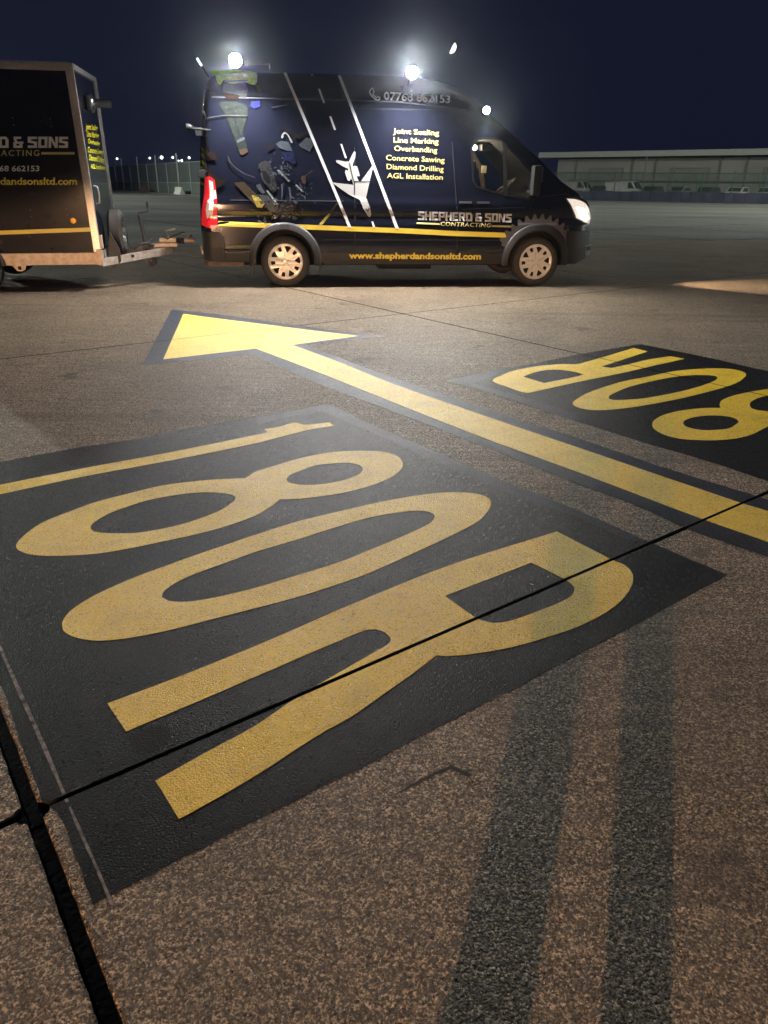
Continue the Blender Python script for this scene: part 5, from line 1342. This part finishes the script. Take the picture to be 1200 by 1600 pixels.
# green fence in front of the parked cars, dark hedge bank at its foot
g0, g1 = Vector((14.5, 90)), Vector((62, 66)); gd = (g1-g0).normalized()
M_GREEN = mat('green_post', (.03, .06, .045), .6)
gf = thing('green_mesh_fence', 'dark green mesh fence in front of the parked cars', 'fence', (*g0, 0), math.atan2(gd.y, gd.x))
Lg = (g1-g0).length+10
MB().box(-4, Lg, -.01, .01, .9, 2.7).build('wire_mesh', mesh_mat('green_wire', (.03, .05, .04), .22), gf, False)
MB().tube([(-4, 0, 2.7), (Lg, 0, 2.7)], .04, 6).tube([(-4, 0, 1.8), (Lg, 0, 1.8)], .02, 6).build('rail', M_GREEN, gf)
x = -3.5; i = 0
while x < Lg:
    h = 4.3 if i % 4 == 2 else 2.9
    MB().tube([(x, 0, 0), (x+.02, 0, h)], .055, 6).build('post', M_GREEN, gf)
    if i % 2 == 0: MB().tube([(x, .05, 0), (x-.8, .05, 2.6)], .04, 6).build('brace', M_GREEN, gf)
    x += 2.9; i += 1
bank = thing('low_wall', 'low dark wall along the far edge of the apron below the parked cars', 'wall', (*g0, 0), math.atan2(gd.y, gd.x))
mbk = MB(); n = int(Lg+8); 
for k in range(n): x0 = -6+k*1.0; mbk.box(x0, x0+.985, -1.3, -.5, -.03, .93+.03*math.sin(k*1.7), bev=.03)
mbk.build('wall_blocks', mat('dark_bank', (.025, .028, .045), .85, noise_amt=.4, noise_scale=1.2), bank, False)
# parked cars
def make_car(body_m, name, label, loc, rz, van_like=False):
    o = thing(name, label, 'van' if van_like else 'car', loc, rz, group='vehicles parked in front of the pale building')
    if van_like: sec = [(-2.4, .35), (-2.4, 1.9), (1.2, 1.95), (1.75, 1.15), (2.3, .95), (2.4, .35)]; gl = [(1.15, 1.80), (1.62, 1.18), (.75, 1.18), (.75, 1.80)]
    else: sec = [(-2.1, .30), (-2.15, .80), (-1.9, .95), (-1.45, 1.38), (-.9, 1.46), (.25, 1.44), (.95, .98), (1.9, .80), (2.1, .62), (2.1, .30)]; gl = [(-1.42, 1.0), (-1.2, 1.34), (-.2, 1.38), (.2, 1.36), (.78, 1.0)]
    v, f = prism_y(sec, -.85, .85); bm = bmesh.new(); vs = [bm.verts.new(p) for p in v]
    for q in f: bm.faces.new([vs[i] for i in q])
    bmesh.ops.recalc_face_normals(bm, faces=bm.faces[:]); bmesh.ops.bevel(bm, geom=bm.edges[:], offset=.06, segments=2, affect='EDGES')
    mb = MB(); mb.addbm(bm); mb.build('body', body_m, o)
    for y in (-.862, .862):
        v, f = tess([gl]); k = .0 ; obj('side_window', [(p.x, y, p.y) for p in v], f, M_CARG, o)
    sc_ = (.95, .98, .25, 1.44) if not van_like else (1.75, 1.15, 1.2, 1.95)
    obj('windscreen', [(sc_[0]+.02, -.7, sc_[1]+.03), (sc_[0]+.02, .7, sc_[1]+.03), (sc_[2]+.08, .65, sc_[3]-.04), (sc_[2]+.08, -.65, sc_[3]-.04)], [(0, 1, 2, 3)], M_CARG, o)
    for x_ in (-1.3, 1.35):
        for y in (-.80, .80):
            MB().lathe([(0, -.1), (.2, -.1), (.32, -.08), (.32, .08), (.2, .1), (0, .1)], (x_, y, .32), 'Y', 16).build('wheel', M_TYRE, o)
    for y in (-.6, .6): MB().box(2.05, 2.13, y-.15, y+.15, .6, .72).build('headlight', mat('car_lamp', (.6, .6, .58), .2), o)
    return o
M_CARG = mat('car_glass', (.02, .025, .03), .08)
CARS = [((.30, .31, .30), 'silver car parked farthest left beside the van nose', 0), ((.28, .27, .23), 'cream van parked near the left end of the row', 1), ((.04, .045, .05), 'dark car parked third from the left end of the row', 0), ((.40, .40, .37), 'small white van among the parked cars near the van nose', 1),
 ((.05, .05, .055), 'black car parked just right of the small white van', 0), ((.16, .17, .18), 'grey car parked before the pale building midway along the row', 0), ((.10, .12, .2), 'dark blue car parked left of the middle of the row', 0), ((.5, .5, .47), 'pale car in the middle of the parked row', 0),
 ((.42, .43, .42), 'light grey car right of the middle of the parked row', 0), ((.08, .03, .03), 'dark red car parked towards the right end of the row', 0), ((.36, .35, .31), 'white van parked third from the right of the frame', 1), ((.55, .55, .5), 'pale hatchback squeezed between two vans near the right frame', 0), ((.34, .30, .25), 'beige van parked second from the right of the frame', 1), ((.55, .55, .52), 'white car parked at the right edge of the frame', 0)]
for i, (c, lb, vl) in enumerate(CARS):
    t = i/(len(CARS)-1); base = Vector((21, 101)).lerp(Vector((54.5, 78)), t)
    make_car(mat('car_paint_%s' % lb.split()[0], c, .3, coat=.5), 'parked_van' if vl else 'parked_car', lb, (base.x, base.y, 0), math.atan2(bd.y, bd.x)+math.radians(-90+random.uniform(-6, 6)) if not vl else math.atan2(bd.y, bd.x)+math.radians(random.uniform(-8, 8)), bool(vl))

# floodlight masts off both sides, which light the apron beyond the van
def mast(x, y, h, tx, ty, power, label):
    o = thing('floodlight_mast', label, 'floodlight mast', (x, y, 0), group='tall floodlight masts beyond the apron')
    MB().tube([(0, 0, 0), (0, 0, h)], [.22, .12], 10).box(-1.2, 1.2, -.06, .06, h-.1, h).build('mast', M_POST, o)
    hb = MB(); lb = MB(); d = Vector((tx-x, ty-y, 0)).normalized()
    for k in (-.9, 0, .9):
        hb.box(k-.3, k+.3, -.15, .15, h, h+.35, bev=.02)
        for s in (-.16, .16): lb.box(k-.25, k+.25, s-.004, s+.004, h+.04, h+.31)
    hb.build('lamp_housing', M_PLAS, o); lb.build('lamp_lens', mat('lit_mast_lens', (1, 1, 1), .4, emit=(.9, 1, .9), estr=12), o)
    spot('mast_beam', (0, 0, h-.4), (tx-x, ty-y, 0), power, (.95, 1.0, .90), 2.6, .8, .3, o)
mast(52, 42, 18, 22, 60, P_MAST[0], 'tall floodlight mast off the right side of the apron')
mast(-55, 62, 18, -18, 60, P_MAST[1], 'tall floodlight mast off the left side of the apron')

# moon
q = at_px(706.5, 75, 3000); mv = (Vector((0, 0, CAM_H))-q).normalized()
def moon():
    R = 21.0; o = None; e1 = rt; e2 = up; vs = []; n = 22
    ang0 = math.radians(64)   # direction of the flat edge
    ax = (e1*math.cos(ang0)+e2*math.sin(ang0)); pr = mv.cross(ax)
    bm = bmesh.new(); bmesh.ops.create_uvsphere(bm, u_segments=32, v_segments=20, radius=R)
    for v in bm.verts: v.co = Vector((v.co.x*.12 if v.co.x > 0 else v.co.x*.78, v.co.y*.5, v.co.z))
    rot = Matrix((pr, mv, ax)).transposed()
    mb = MB(); mb.addbm(bm); mb.v = [rot @ v for v in mb.v]
    o = mb.build('moon', mat('moon_surface', (.8, .8, .7), .9, emit=(1, .98, .86), estr=2.2), None); o.location = q
    tag(o, 'bright half moon high above the van', 'moon')
moon()

# thin volume added to imitate lens glare round the lamps
hz = MB().box(-160, 170, -30, 420, -1.2, 70).build('glare_volume', M_DARK, None, False)
hm = bpy.data.materials.new('glare_volume_mat'); hm.use_nodes = True; hn = hm.node_tree.nodes; hn.remove(hn['Principled BSDF'])
hvv = hn.new('ShaderNodeVolumePrincipled'); hvv.inputs['Density'].default_value = .00075; hvv.inputs['Anisotropy'].default_value = .965; hvv.inputs['Color'].default_value = (.75, .83, 1, 1)
hm.node_tree.links.new(hvv.outputs[0], hn['Material Output'].inputs['Volume']); hz.data.materials.clear(); hz.data.materials.append(hm); hz['kind'] = 'stuff'
